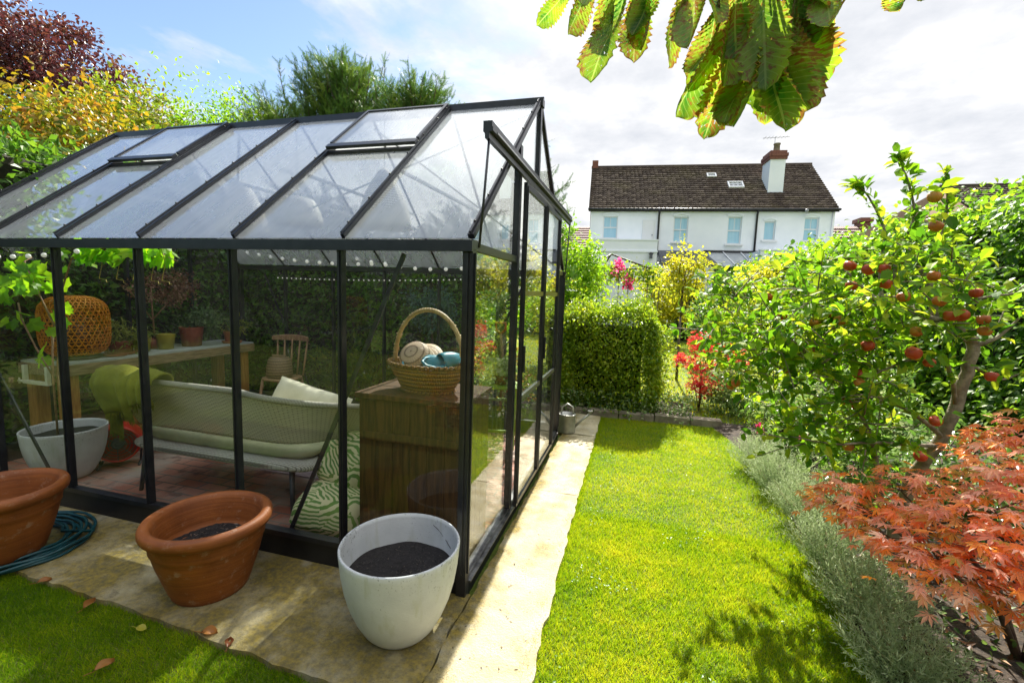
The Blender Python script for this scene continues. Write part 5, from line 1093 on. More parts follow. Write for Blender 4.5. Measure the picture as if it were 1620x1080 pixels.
# conifers behind the greenhouse
yew = leafmat('conifer_needles', [(.018, .055, .012), (.04, .10, .015), (.09, .17, .02), (.20, .27, .03)], .28, 1.6, .5)
def conifer(name, label, base_, H_, R_, nb, spl, shoots, z0=.4, lean=(0, 0), sl=.20, group='conifers behind the greenhouse', up=.55):
    t = thing(name, label, 'conifer', (base_[0], base_[1], 0), 0, group); tr = MB(); tr.tube([(0, 0, 0), (lean[0]*.5, lean[1]*.5, H_*.5), (lean[0], lean[1], H_*.98)], [.10*R_+.02, .06*R_+.01, .01], 8)
    pos, dr, rn = [], [], []
    for b in range(nb):
        f = (b+.5)/nb; h = z0+(H_-z0)*f**.9; a = 2.4*b+random.uniform(-.4, .4); prof = R_*(1-f**2.2)**.6*(.75+.45*random.random())+.12
        ln = prof*(1.0+.25*random.random()); d = np.array([math.cos(a), math.sin(a), up*(.5+1.3*f)]); d /= np.linalg.norm(d); o = np.array([lean[0]*f, lean[1]*f, h]); m = max(4, int(spl*ln/.6)); k = np.linspace(.1, 1, m); arch = np.array([0, 0, .25])*ln
        pts = o+d[None]*(ln*k)[:, None]+arch[None]*(k**2)[:, None]; tr.tube([o, o+d*ln*.5+arch*.25, o+d*ln+arch], [.012, .008, .003], 4, cap=False)
        rv = random.random()
        for rep in range(3):
            pos.append(pts+RNG.normal(size=pts.shape)*.035); dr.append(d[None]*.8+np.array([0, 0, .35])+RNG.normal(size=pts.shape)*.6); rn.append(np.clip(.25+.35*k*rv+.35*RNG.random(m)*f+.15*rv, 0, 1))
    for (x, y, zb, l, dx, dy) in shoots:
        o = np.array([x, y, zb]); e = o+np.array([dx, dy, 1])*l; m = max(5, int(l/.045)); k = np.linspace(0, 1, m); pts = o+(e-o)[None]*k[:, None]
        tr.tube([o, (o+e)/2+np.array([dx*.1, 0, .02]), e], [.010, .007, .002], 4); u = unit((e-o)[None])
        for rep in range(2): pos.append(pts); dr.append(np.broadcast_to(u, pts.shape)*.75+RNG.normal(size=pts.shape)*.5); rn.append(.25+.5*RNG.random(m))
    tr.build('trunk', twig, t); pos, dr, rn = np.concatenate(pos), np.concatenate(dr), np.concatenate(rn); n = len(pos); s = .6+.7*RNG.random(n)
    leaves('needles', yew, t, T_SPRAY, pos, dr, rdir(n)+np.array([0, 0, .5]), sl*s, sl*s*.95, rn); return t
def sh(n, r, z0, z1, l): return [(random.uniform(-r, r), random.uniform(-r*.6, r*.6), random.uniform(z0, z1), random.uniform(l*.5, l), random.uniform(-.35, .35), random.uniform(-.2, .2)) for _ in range(n)]
conifer('conifer_tree', 'tallest feathery dark conifer with upright whips above the middle of the glass roof', (-4.95, 6.75), 4.9, 1.05, 300, 24, sh(40, .8, 3.9, 4.6, .75), lean=(.1, 0), sl=.13)
conifer('conifer_tree', 'feathery conifer with spreading whips just above the second roof vent', (-3.6, 6.6), 4.4, .95, 280, 24, sh(40, .75, 3.5, 4.3, .8), lean=(.15, 0), sl=.13)
conifer('conifer_tree', 'lower dark conifer between the lime green tree and the tall conifers', (-6.0, 6.6), 4.25, 1.1, 240, 20, sh(30, .8, 3.3, 3.8, .5), sl=.13)
conifer('conifer_tree', 'shorter conifer seen through the end of the glass roof, its whips showing past the doors', (-1.72, 5.75), 3.25, .62, 130, 18, [(.3, 0, 2.3, .75, .35, 0), (.25, 0, 2.5, .7, .22, 0), (.35, 0, 2.0, .7, .55, 0), (.3, 0, 1.8, .5, .75, 0)]+sh(10, .4, 2.5, 3.0, .5), 1.3, sl=.12, up=.5)
# broadleaf trees
def tree(name, label, cat, base_, trunk_h, c, r, ncl, per, cr, mat, L, W, tm=T_DIA, shell=.5, r0=.09, group=None, nl=9, seed=0, droop=.3, tmat=None, lump=.18, flat=1.):
    t = thing(name, label, cat, (base_[0], base_[1], 0), 0, group); c = np.array(c, float)-np.array([base_[0], base_[1], 0]); r = np.array(r, float)
    tr = MB(); fork = np.array([c[0]*.4, c[1]*.4, trunk_h]); tr.tube([(0, 0, -.05), (fork[0]*.6, fork[1]*.6, trunk_h*.5), fork], [r0, r0*.8, r0*.65], 9)
    tips = c+rdir(nl)*r*.8; tips[:, 2] = np.maximum(tips[:, 2], trunk_h+.1); limbs(tr, fork, tips, r0*.45, .008); tr.build('trunk', tmat or bark, t)
    pos, out, rn = crown(c, r, ncl, per, cr, shell, lump, flat, seed); foliage('crown', mat, t, pos, out, rn, L, W, tm, droop); return t
purple = leafmat('copper_leaf', [(.035, .010, .014), (.075, .020, .022), (.13, .035, .03), (.17, .08, .03)], .35, 1.4, .38)
tree('copper_tree', 'large copper purple leaved tree behind the golden maple', 'tree', (-14.2, 8.4), 2.5, (-15.5, 8.4, 5.7), (2.9, 2.2, 2.7), 420, 80, .20, purple, .11, .065, T_OVAL, .35, .2, seed=2, lump=.12)
gold = leafmat('golden_maple_leaf', [(.08, .16, .010), (.16, .23, .010), (.36, .24, .012), (.34, .12, .02)], .45, 1.35, .4)
lime_l = leafmat('lime_leaf', [(.07, .17, .006), (.16, .30, .008), (.30, .42, .012)], .5, 1.8, .4)
tree('golden_maple', 'golden orange maple beside the end of the glass roof', 'tree', (-7.6, 4.6), 1.0, (-7.9, 4.6, 2.75), (1.6, 1.2, 1.45), 260, 60, .15, gold, .078, .055, T_OVAL, .3, .09, seed=5, droop=.6)
tree('golden_maple', 'yellow green maple arching up under the copper tree', 'tree', (-8.4, 6.2), 1.4, (-8.7, 6.2, 3.7), (1.35, 1.1, 1.2), 210, 60, .14, leafmat('yellow_green_leaf', [(.12, .20, .01), (.22, .29, .015), (.34, .26, .02)], .45, 1.4, .4), .078, .05, T_OVAL, .3, .09, seed=7, droop=.6)
tree('lime_tree', 'lime green small leaved tree rising between the golden maple and the conifers', 'tree', (-7.0, 6.6), 1.6, (-7.3, 6.6, 3.35), (1.35, 1.0, 1.5), 260, 54, .13, lime_l, .066, .034, T_OVAL, .3, .07, seed=9, lump=.3)
tree('arching_tree', 'bright green bushy tree between the greenhouse doors and the white house', 'tree', (-1.12, 8.4), .8, (-1.15, 8.4, 1.9), (.58, .6, .82), 110, 42, .09, lime_l, .075, .038, T_OVAL, .3, .05, seed=3, lump=.25, droop=.5)
yel = leafmat('yellow_leaf_tree', [(.20, .26, .012), (.38, .38, .015), (.52, .42, .02)], .5, 1.6, .4)
sa = tree('golden_sapling', 'thin golden leaved sapling on the back lawn in front of the slate lean to', 'tree', (.82, 9.2), 1.2, (.80, 9.2, 1.95), (.42, .42, .55), 60, 24, .09, yel, .07, .045, T_OVAL, .2, .028, nl=10, seed=4, lump=.35)
tree('golden_shrub', 'low golden shrub massed under the golden sapling', 'shrub', (.95, 16.2), .4, (.95, 16.2, 1.55), (1.0, .7, .95), 90, 34, .12, yel, .11, .075, T_OVAL, .3, .03, seed=6)
tree('golden_shrub', 'tall yellow shrub seen through the sliding doors', 'shrub', (-1.9, 10.), .4, (-1.9, 10., 1.5), (.8, .5, 1.05), 90, 34, .10, yel, .08, .05, T_OVAL, .3, .03, seed=8)
tree('green_shrub', 'loose green shrub on the lit lawn seen through the back wall by the corner post', 'shrub', (-2.35, 7.3), .4, (-2.3, 7.3, 1.1), (.65, .4, .75), 80, 32, .09, lime_l, .075, .04, T_OVAL, .3, .03, seed=12)
far_h = leafmat('far_hedge_leaf', [(.04, .10, .012), (.10, .18, .02), (.2, .26, .03)], .35, 1.4)
hedge('far_hedge', 'far garden hedge below the white house on the greenhouse side', 'hedge', far_h, -13, -1.6, 17.5, 18.6, 1.9, 160, 'ft', .16, .09, T_DIA, .3, 5, .2)
hedge('far_hedge', 'far garden hedge below the glazed lean to of the white house', 'hedge', far_h, 1.2, 4.2, 17.8, 18.8, 1.9, 260, 'flt', .14, .08, T_DIA, .3, 6, .2)
def bush(name, label, c, r, ncl, per, cr, mat, L, W, tm=T_OVAL, cat='shrub', group=None, seed=0, shell=.35, stems=7, droop=.3, flat=1., tmat=None):
    t = thing(name, label, cat, (c[0], c[1], 0), 0, group); cc = np.array([0, 0, c[2]])
    tr = MB(); limbs(tr, (0, 0, -.03), cc+rdir(stems)*np.array(r)*.75, .012, .004, .2, 5, 5); tr.build('stems', tmat or twig, t)
    pos, out, rn = crown(cc, r, ncl, per, cr, shell, .2, flat, seed); pos[:, 2] = np.maximum(pos[:, 2], .02); foliage('leaves', mat, t, pos, out, rn, L, W, tm, droop); return t
bush('box_dome', 'rounded clipped yellow green shrub between the apple tree and the ivy hedge', (1.95, 8.2, 1.0), (.72, .6, .62), 130, 50, .06, privet, .045, .026, shell=.75, seed=3)
bush('climbing_shrub', 'yellow green climber heaped on the ivy hedge near the house', (3.7, 15.5, 1.9), (.6, 2.0, .8), 90, 34, .14, yel, .11, .08, seed=5)
bush('climbing_shrub', 'leafy green climber hanging off the ivy hedge behind the domed shrub', (3.75, 11.5, 1.7), (.55, 1.6, .85), 100, 36, .13, lime_l, .10, .07, seed=15)
bush('border_shrub', 'green shrub at the back of the border next to the golden shrub', (1.75, 11.2, .9), (.8, .7, .7), 80, 36, .1, leafmat('mid_green', [(.05, .13, .015), (.11, .2, .02), (.22, .28, .03)], .4), .08, .05, seed=16)
vari = leafmat('glossy_border_leaf', [(.04, .11, .012), (.09, .18, .025), (.19, .27, .06), (.42, .44, .26)], .4, 1.6, .3, .5)
for i, (x, y, z, rx, ry, rz_, lab) in enumerate(((1.35, 6.75, .30, .38, .3, .28, 'pale leaved low shrub at the foot of the crimson acer'), (1.75, 5.9, .36, .42, .4, .34, 'glossy variegated shrub below the long apple branch, behind the stone edging'),
    (1.62, 4.95, .34, .38, .38, .33, 'glossy shrub with pink fuchsia flowers at its foot under the apple tree'), (2.35, 5.2, .42, .5, .5, .4, 'shaded green shrub under the middle of the apple tree'), (1.75, 3.95, .30, .36, .4, .28, 'low green shrub between the lavender and the apple trunk'),
    (2.4, 3.9, .36, .45, .45, .34, 'dark green shrub beneath the ivy hedge beside the apple trunk'), (2.7, 6.6, .5, .6, .6, .5, 'bushy green shrub behind the apple tree against the ivy hedge'))):
    b = bush('border_shrub', lab, (x, y, z), (rx, ry, rz_), 55, 30, .07, vari, .055, .028, group='leafy shrubs in the border', seed=20+i)
    if i == 2:
        fl = leafmat('fuchsia_flower', [(.55, .02, .12), (.75, .05, .22)], .4, 1.3); n = 60; kk = RNG.integers(0, 6, n); cen = np.stack([RNG.uniform(-.45, -.05, 6), RNG.uniform(-.45, -.3, 6), RNG.uniform(.28, .46, 6)], 1)
        pos = cen[kk]+RNG.normal(size=(n, 3))*.012; leaves('flowers', fl, b, T_LANCE, pos, rdir(n)+np.array([0, 0, -.5]), rdir(n), .028, .014)
crim = leafmat('crimson_acer_leaf', [(.34, .012, .018), (.56, .03, .04), (.66, .08, .06)], .5, 1.9, .4)
def tiers(name, label, cat, c, tl, mat, L, n, tm=T_ACER, group=None):
    t = thing(name, label, cat, (c[0], c[1], 0), 0, group); tr = MB()
    for (dx, dy, z, r) in tl:
        tr.tube([(0, 0, -.02), (dx*.4, dy*.4, z*.6), (dx, dy, z)], [.009, .006, .003], 6)
        for k in range(6): a = k*1.05; tr.tube([(dx, dy, z), (dx+r*.8*math.cos(a), dy+r*.8*math.sin(a), z+.03)], [.004, .0015], 4)
    tr.build('stems', twig, t); pos = []; out = []
    for (dx, dy, z, r) in tl:
        a = RNG.uniform(0, 2*PI, n); q = r*np.sqrt(RNG.random(n)); pos.append(np.stack([dx+q*np.cos(a), dy+q*np.sin(a), z+.05*RNG.normal(size=n)*1.0-.10*(q/r)**2*r], 1)); out.append(np.stack([np.cos(a), np.sin(a), 0*a], 1))
    pos, out = np.concatenate(pos), np.concatenate(out); m = len(pos); s = .65+.6*RNG.random(m)
    leaves('leaves', mat, t, tm, pos, out+rdir(m)*.5+np.array([0, 0, -.3]), np.array([0, 0, 1])+out*.35+rdir(m)*.45, L*s, L*s); return t
tiers('crimson_acer', 'small crimson tiered acer at the corner of the border by the back lawn', 'acer', (.93, 6.75), [(-.05, 0, .98, .16), (.02, .02, .86, .2), (-.25, -.05, .70, .13), (.0, .0, .62, .17), (.05, .0, .42, .22), (-.02, -.05, .33, .18)], crim, .045, 190)
tiers('crimson_acer', 'smaller dull red acer half hidden behind apple leaves', 'acer', (1.32, 6.9), [(0, 0, .88, .17), (.1, 0, .72, .16)], crim, .045, 110)
# Japanese maple in the front border
acer = leafmat('pink_orange_acer_leaf', [(.56, .17, .09), (.68, .32, .21), (.76, .48, .36), (.80, .30, .03), (.70, .21, .07), (.36, .28, .04)], .42, 2.0, .38, .55)  # palest pinks also carry the sky's sheen on the leaf tops
mp = thing('japanese_maple', 'spreading Japanese maple with pink and orange leaves at the front of the border', 'maple', (1.72, 2.35, 0)); MO = np.array([1.72, 2.35, 0])
MT = [(1330, 790, 2.4), (1385, 800, 2.3), (1425, 765, 2.45), (1480, 765, 2.4), (1540, 745, 2.4), (1600, 730, 2.3), (1400, 840, 2.2), (1460, 825, 2.15), (1520, 815, 2.1), (1580, 800, 2.1), (1620, 780, 2.1), (1440, 875, 2.0), (1500, 870, 2.0), (1560, 860, 1.95), (1610, 850, 1.95),
      (1490, 912, 1.95), (1545, 905, 1.9), (1600, 900, 1.9), (1585, 690, 2.6), (1545, 705, 2.6), (1625, 670, 2.6), (1350, 760, 2.5), (1625, 940, 1.9), (1660, 820, 2.0), (1660, 740, 2.2), (1320, 785, 2.5)]
tr = MB(); mains = [np.array([-.35, -.02, .42]), np.array([-.12, -.2, .40]), np.array([.05, .05, .55]), np.array([-.3, .12, .55])]
for m_ in mains: tr.tube([(0, 0, -.03), m_*[.35, .35, .55]+np.array([.02, .02, 0]), m_], [.017, .013, .008], 7)
pos, out = [], []
for x, y, Y in MT:
    c = at(x, y, Y)-MO; m_ = min(mains, key=lambda q: np.linalg.norm(q-c)); tr.tube([m_, (m_+c)/2+np.array([0, 0, -.03]), c-np.array([0, 0, .03])], [.006, .0045, .0025], 5); r = random.uniform(.11, .155); n = 42
    for k in range(5): a = k*1.26+x; tr.tube([c-np.array([0, 0, .03]), c+np.array([r*.8*math.cos(a), r*.8*math.sin(a), -.02])], [.0025, .001], 4)
    a = RNG.uniform(0, 2*PI, n); q = r*np.sqrt(RNG.random(n)); pos.append(c+np.stack([q*np.cos(a), q*np.sin(a), .035*RNG.normal(size=n)-.16*(q/r)**2*r], 1)); out.append(np.stack([np.cos(a), np.sin(a), 0*a], 1))
tr.build('stems', twig, mp); pos, out = np.concatenate(pos), np.concatenate(out); n = len(pos); s = .6+.6*RNG.random(n)
leaves('leaves', acer, mp, T_ACER, pos, out+rdir(n)*.5+np.array([-.2, -.3, -.3]), np.array([0, 0, 1])+out*.3+rdir(n)*.45, .056*s, .056*s)
bush('japanese_maple', 'orange and green maple bush reflected in the glass beside the corner post', (-1.75, -.75, .55), (.7, .5, .4), 60, 16, .08, leafmat('orange_green_leaf', [(.10, .14, .02), (.34, .20, .02), (.5, .16, .03)], .4), .07, .07, T_ACER, 'maple', seed=31)
# lavender edging
lav = leafmat('lavender_leaf', [(.17, .24, .09), (.33, .42, .20), (.52, .58, .34)], .25, 1.2, .5)
lavs = leafmat('dry_lavender_stalk', [(.20, .20, .10), (.35, .32, .16)], .2)
for i, (x, y, r, h, lab) in enumerate(((1.16, 4.55, .24, .34, 'pale lavender clump furthest up the lawn edge'), (1.22, 4.05, .25, .38, 'lavender clump second from the far end of the lawn edge'), (1.24, 3.5, .25, .36, 'bushy silver lavender clump under the apple branches'),
    (1.20, 2.95, .24, .33, 'silver lavender clump beside the tip of the Japanese maple'), (1.20, 2.5, .24, .27, 'low grey lavender clump below the Japanese maple'), (1.17, 2.08, .24, .24, 'grey lavender clump at the bottom corner of the lawn'))):
    t = thing('lavender_bush', lab, 'lavender', (x, y, 0), 0, 'lavender clumps along the lawn edge'); ns, per = 230, 24
    a = RNG.uniform(0, 2*PI, ns); q = np.sqrt(RNG.random(ns)); tip = np.stack([r*1.15*q*np.cos(a), r*1.15*q*np.sin(a), h*(1.05-.55*q**2)*(.7+.4*RNG.random(ns))], 1); bs = tip*np.array([.35, .35, 0]); 
    k = (np.arange(per)+1)/per; mid = bs[:, None]+(tip-bs)[:, None]*k[None, :, None]**.9; pos = mid.reshape(-1, 3); d = np.repeat(unit(tip-bs), per, 0); n = len(pos)
    leaves('leaves', lav, t, T_LANCE, pos, d*.8+rdir(n)*.75, rdir(n)+np.array([0, 0, .6]), .032*(.6+.6*RNG.random(n)), .0048, np.clip(np.tile(k, ns)*.6+RNG.random(n)*.4, 0, 1))
    nst = 26; b_ = tip[:nst]; leaves('stalks', lavs, t, T_BLADE, b_*.5, unit(b_)*1.0+rdir(nst)*.3, rdir(nst), .28*(.6+.5*RNG.random(nst)), .004)
# litter and small weeds under the maple
n = 1500; pos = np.stack([RNG.uniform(1.2, 2.4, n), RNG.uniform(1.3, 3.4, n), .0+.05*RNG.random(n)], 1)
tag(leaves('leaf_litter', leafmat('litter_leaf', [(.05, .025, .012), (.14, .07, .03), (.28, .17, .08), (.34, .12, .04)], .15), None, T_LANCE, pos, rdir(n, .3), np.array([0, 0, 1])+rdir(n)*.5, .05*(.5+RNG.random(n)), .018), kind='stuff')
n = 900; pos = np.stack([RNG.uniform(1.25, 2.2, n), RNG.uniform(1.4, 3.6, n), .02+.14*RNG.random(n)**2], 1); pos[:, :2] += .05*rdir(n)[:, :2]
tag(foliage('border_weeds', leafmat('weed_leaf', [(.04, .10, .015), (.09, .16, .03), (.16, .22, .04)], .35), None, pos, np.array([0, 0, 1])+rdir(n)*.7, RNG.random(n), .035, .025, T_OVAL), kind='stuff')
# things behind the back glass
ta = thing('standard_topiary', 'blue green mop headed standard bush on a bare stem behind the basket', 'topiary', (-2.36, 4.96, 0))
MB().tube([(0, 0, -.02), (.01, 0, .6), (0, 0, 1.2)], [.022, .018, .015], 8).build('stem', twig, ta)
pos, out, rn = crown((0, 0, 1.33), (.28, .24, .25), 70, 30, .035, .6); foliage('crown', leafmat('blue_green_leaf', [(.03, .09, .07), (.08, .17, .15), (.16, .27, .24)], .35), ta, pos, out, rn, .045, .018, T_LANCE)
lau = leafmat('lit_laurel_leaf', [(.06, .13, .012), (.14, .21, .015), (.28, .30, .03)], .45, 1.6, .35)
bush('laurel_shrub', 'low yellow green laurel shrub behind the back wall beyond the cream cushion', (-3.35, 5.0, .50), (.62, .2, .36), 70, 22, .06, lau, .10, .028, T_LANCE, seed=40, droop=-.6)
bush('laurel_shrub', 'low laurel shrub behind the back wall, under the blue green topiary', (-2.55, 5.02, .42), (.35, .18, .36), 40, 22, .06, lau, .09, .026, T_LANCE, seed=41, droop=-.5)
bush('flowering_shrub', 'low shrub with small red flowers behind the garden fork', (-1.5, 5.25, .45), (.35, .25, .4), 50, 26, .06, leafmat('fresh_leaf', [(.10, .2, .015), (.2, .3, .03), (.5, .08, .05)], .45), .05, .03, seed=42)
# pavilion climbers and flower baskets
clm = leafmat('pavilion_climber', [(.10, .2, .015), (.24, .34, .02), (.42, .42, .03)], .5, 1.6)
pos = np.concatenate([np.stack([RNG.uniform(cL[0], cR[0]+.2, 900), YP+RNG.normal(size=900)*.12, zc-.12+.13*RNG.normal(size=900)], 1), np.stack([cR[0]+.12*RNG.normal(size=500), YP+.12*RNG.normal(size=500), RNG.uniform(.1, zc, 500)], 1)])
foliage('climbing_leaves', clm, gz_, pos, rdir(len(pos))+np.array([0, -.5, .3]), RNG.random(len(pos)), .09, .06)
pk = leafmat('pink_petal', [(.55, .02, .14), (.75, .06, .26), (.85, .2, .4)], .4, 1.4)
for px_, py_, lab in ((980, 422, 'upper pink flower basket hanging from the garden pavilion'), (994, 447, 'lower pink flower head on a dark stem under the garden pavilion')):
    px_ -= 0; c = at(px_, py_, YP-.1) if False else at(px_, py_, YP-.2); f = thing('pink_flowers', lab, 'flowers', tuple(c)); n = 70
    leaves('petals', pk, f, T_OVAL, RNG.normal(size=(n, 3))*[.07, .07, .08], rdir(n), rdir(n), .09, .07); MB().tube([(0, 0, -.05), (0.01, 0, -c[2] if 'lower' in lab else -.2)], .012, 5).tube([(0, 0, 0), (0, .1, zc-c[2])], .006, 5).build('stem', dm, f)
hedge('added_garden_hedge', 'unseen green hedge added behind the view to keep sky reflections off the long glass wall', 'hedge', dkgreen, -13, 8, -6.2, -5.3, 3.2, 130, 'bt', .13, .07, T_DIA, .25, 8, .2)  # added out of view: blocks bright sky in the wall reflections
hedge('added_garden_hedge', 'unseen green hedge added on the golden maple side to keep sky reflections off the glass', 'hedge', dkgreen, -12.5, -11.6, -5.2, 3.2, 3.2, 110, 'rt', .14, .08, T_DIA, .25, 8, .2)  # added side return, out of view: keeps sky out of the left panes
n = 2600; q = np.stack([RNG.uniform(-.25, 1.1, n), RNG.uniform(1.1, 5.2, n)], 1); q = q[smoothn(np.concatenate([q, 0*q[:, :1]], 1), 4.2, 2) > .25]; n = len(q)
tag(leaves('clover', leafmat('clover_leaf', [(.05, .15, .02), (.10, .22, .02), (.16, .28, .03)], .35, 1.5), None, T_DIA, np.concatenate([q, -.012+.012*RNG.random((n, 1))], 1), rdir(n, .2), np.array([0, 0, 1])+rdir(n)*.4, .016*(.6+.7*RNG.random(n)), .012), kind='stuff')
# ------------------------------------------------------------------ apple tree
AT = thing('apple_tree', 'gnarled apple tree full of red apples leaning over the border behind the maple', 'apple tree', (1.45, 3.1, 0)); AO = np.array([1.45, 3.1, 0.])
abark = plain('apple_bark', (.14, .11, .07), (.32, .27, .19), 22, .85, bmp=.7, bscale=50)
def path(pts): return [at(x, y, Y)-AO for x, y, Y in pts]
tb = MB(); LB = []      # LB: leafy stretches (polyline, leaves per metre)
def limb_(pts, r0, r1, leafy=0, keep=True):
    P = path(pts); n = len(P); Q = []
    for i in range(n-1):
        for k in range(4):
            t_ = k/4; p0, p1, p2, p3 = P[max(i-1, 0)], P[i], P[i+1], P[min(i+2, n-1)]
            Q.append(.5*((2*p1)+(-p0+p2)*t_+(2*p0-5*p1+4*p2-p3)*t_**2+(-p0+3*p1-3*p2+p3)*t_**3)+RNG.normal(size=3)*r0*.12)
    Q.append(P[-1]); tb.tube(Q, [r0+(r1-r0)*i/(len(Q)-1) for i in range(len(Q))], 9)
    if leafy: LB.append((np.array(Q), leafy*.85))
root = at(1425, 800, 3.1)
limb_([(1400, 905, 3.15), (1425, 800, 3.1), (1455, 735, 3.05), (1492, 690, 3.0), (1520, 620, 3.0), (1536, 565, 3.0), (1540, 538, 3.0)], .036, .027)
limb_([(1540, 540, 3.0), (1505, 515, 3.0), (1462, 500, 3.05), (1425, 482, 3.1), (1385, 479, 3.15), (1350, 492, 3.2), (1325, 515, 3.25)], .026, .008, 20)
limb_([(1462, 500, 3.05), (1430, 490, 3.1), (1400, 500, 3.0), (1360, 520, 2.9), (1320, 560, 2.8), (1280, 590, 2.75)], .018, .005, 26)
limb_([(1480, 505, 3.05), (1470, 450, 3.1), (1448, 418, 3.15), (1400, 415, 3.2), (1345, 408, 3.25), (1290, 415, 3.35)], .022, .005, 22)
limb_([(1448, 420, 3.15), (1470, 410, 3.15), (1492, 360, 3.2), (1498, 310, 3.2), (1495, 270, 3.2)], .014, .003, 40)
limb_([(1395, 478, 3.1), (1392, 420, 3.15), (1400, 370, 3.2), (1385, 330, 3.2), (1365, 300, 3.2), (1352, 290, 3.2)], .010, .003, 36)
limb_([(1415, 475, 3.1), (1418, 400, 3.15), (1445, 350, 3.15), (1440, 300, 3.15), (1425, 260, 3.15), (1420, 243, 3.15)], .010, .003, 40)
limb_([(1385, 479, 3.15), (1340, 430, 3.2), (1300, 418, 3.3), (1250, 408, 3.4)], .009, .003, 34)
limb_([(1330, 512, 3.25), (1290, 530, 3.3), (1220, 528, 3.35), (1140, 523, 3.4), (1062, 519, 3.45)], .011, .004, 16)
limb_([(1330, 512, 3.2), (1260, 540, 3.2), (1200, 525, 3.3), (1150, 490, 3.35), (1110, 468, 3.4)], .009, .003, 18)
limb_([(1240, 560, 3.2), (1180, 530, 3.25), (1130, 530, 3.3)], .006, .002, 30)
limb_([(1536, 545, 3.0), (1565, 540, 3.0), (1590, 525, 3.0), (1615, 500, 3.0)], .016, .004, 22)
limb_([(1515, 510, 3.0), (1530, 480, 2.95), (1560, 470, 2.95), (1600, 465, 2.95), (1620, 452, 2.95)], .010, .003, 24)
limb_([(1512, 640, 3.0), (1505, 600, 2.9), (1495, 570, 2.85), (1470, 575, 2.8), (1445, 568, 2.8), (1405, 582, 2.8), (1370, 600, 2.8)], .012, .004, 24)
limb_([(1490, 692, 3.0), (1460, 665, 2.9), (1420, 640, 2.9), (1370, 625, 2.9), (1320, 625, 2.9)], .014, .004, 24)
limb_([(1480, 705, 3.0), (1430, 702, 2.8), (1370, 700, 2.75), (1320, 702, 2.7), (1250, 690, 2.7)], .012, .003, 22)
limb_([(1395, 830, 3.1), (1390, 760, 3.0), (1380, 700, 2.95), (1360, 655, 2.9)], .022, .008, 16)
limb_([(1540, 580, 3.0), (1580, 600, 3.0), (1615, 590, 3.0)], .010, .003, 18)
pos, dr = [], []
for Q, dn in LB:
    seg = np.linalg.norm(np.diff(Q, axis=0), axis=1); tot = seg.sum(); m = max(6, int(tot*dn*3.2)); k = RNG.uniform(.12, 1, m)*(len(Q)-1); i = np.minimum(k.astype(int), len(Q)-2); p = Q[i]+(Q[i+1]-Q[i])*(k-i)[:, None]; d = unit(Q[i+1]-Q[i])
    pos.append(p+rdir(m)*.02); dr.append(d*.5+rdir(m)*.9+np.array([0, 0, .25]))
poly = np.array([(1120, 490), (1190, 435), (1330, 420), (1420, 385), (1500, 385), (1560, 430), (1605, 465), (1575, 530), (1490, 545), (1445, 600), (1450, 660), (1420, 730), (1320, 720), (1220, 680), (1190, 620), (1120, 575), (1100, 520)], float)
def inside(x, y):
    c = False; j = len(poly)-1
    for i in range(len(poly)):
        if (poly[i][1] > y) != (poly[j][1] > y) and x < (poly[j][0]-poly[i][0])*(y-poly[i][1])/(poly[j][1]-poly[i][1])+poly[i][0]: c = not c
        j = i
    return c
tw_ = tb; cnt = 0
while cnt < 400:
    x, y = random.uniform(1085, 1605), random.uniform(375, 730)
    if not inside(x, y) or (x > 1400 and y > 520 and random.random() < .75): continue
    w_ = min(1, max(0, (x-1085)/350)); b = at(x, y, random.uniform(2.75, 3.8)-.1*w_)-AO; l = random.uniform(.12, .32); d = np.array([random.uniform(-1, .5), random.uniform(-.7, .5), random.uniform(-.35, .6)]); d /= np.linalg.norm(d); m = random.randint(7, 11); k = np.linspace(.1, 1, m)
    tw_.tube([b, b+d*l*.5+np.array([0, 0, .01]), b+d*l], [.004, .003, .0015], 4, cap=False); pos.append(b+d*(l*k)[:, None]); dr.append(d*.6+rdir(m)*.8); cnt += 1
tb.build('trunk', abark, AT)
def _apple():
    m, t, p, o = base('apple_skin'); oi = nd(t, 'ShaderNodeObjectInfo'); v = nd(t, 'ShaderNodeTexCoord').outputs['Object']
    n1 = noise(t, 14, 4, v); n2 = noise(t, 1, 3, mapping(t, v, (60, 60, 12)))
    f = math_(t, 'ADD', math_(t, 'MULTIPLY_ADD', oi.outputs['Random'], .5, .0), math_(t, 'MULTIPLY', n1, .55))
    c = mixc(t, ramp(t, f, [(.28, (0, 0, 0)), (.62, (1, 1, 1))]), (.56, .26, .03), (.48, .06, .02)); c = mixc(t, math_(t, 'MULTIPLY', ramp(t, n2, [(.5, (0, 0, 0)), (.7, (1, 1, 1))]), .4), c, (.50, .12, .05))
    t.links.new(c, p.inputs['Base Color']); setin(p, Roughness=.42); p.inputs['Subsurface Weight'].default_value = .15; p.inputs['Subsurface Radius'].default_value = (.02, .008, .004); return m
am = _apple()
a0 = MB().lathe([(.001, -.024), (.010, -.029), (.022, -.028), (.033, -.016), (.038, .002), (.036, .018), (.028, .029), (.016, .032), (.007, .028), (.001, .022)], 22).tube([(0, 0, .022), (.004, 0, .045)], .0014, 5).build('apple', am, AT)
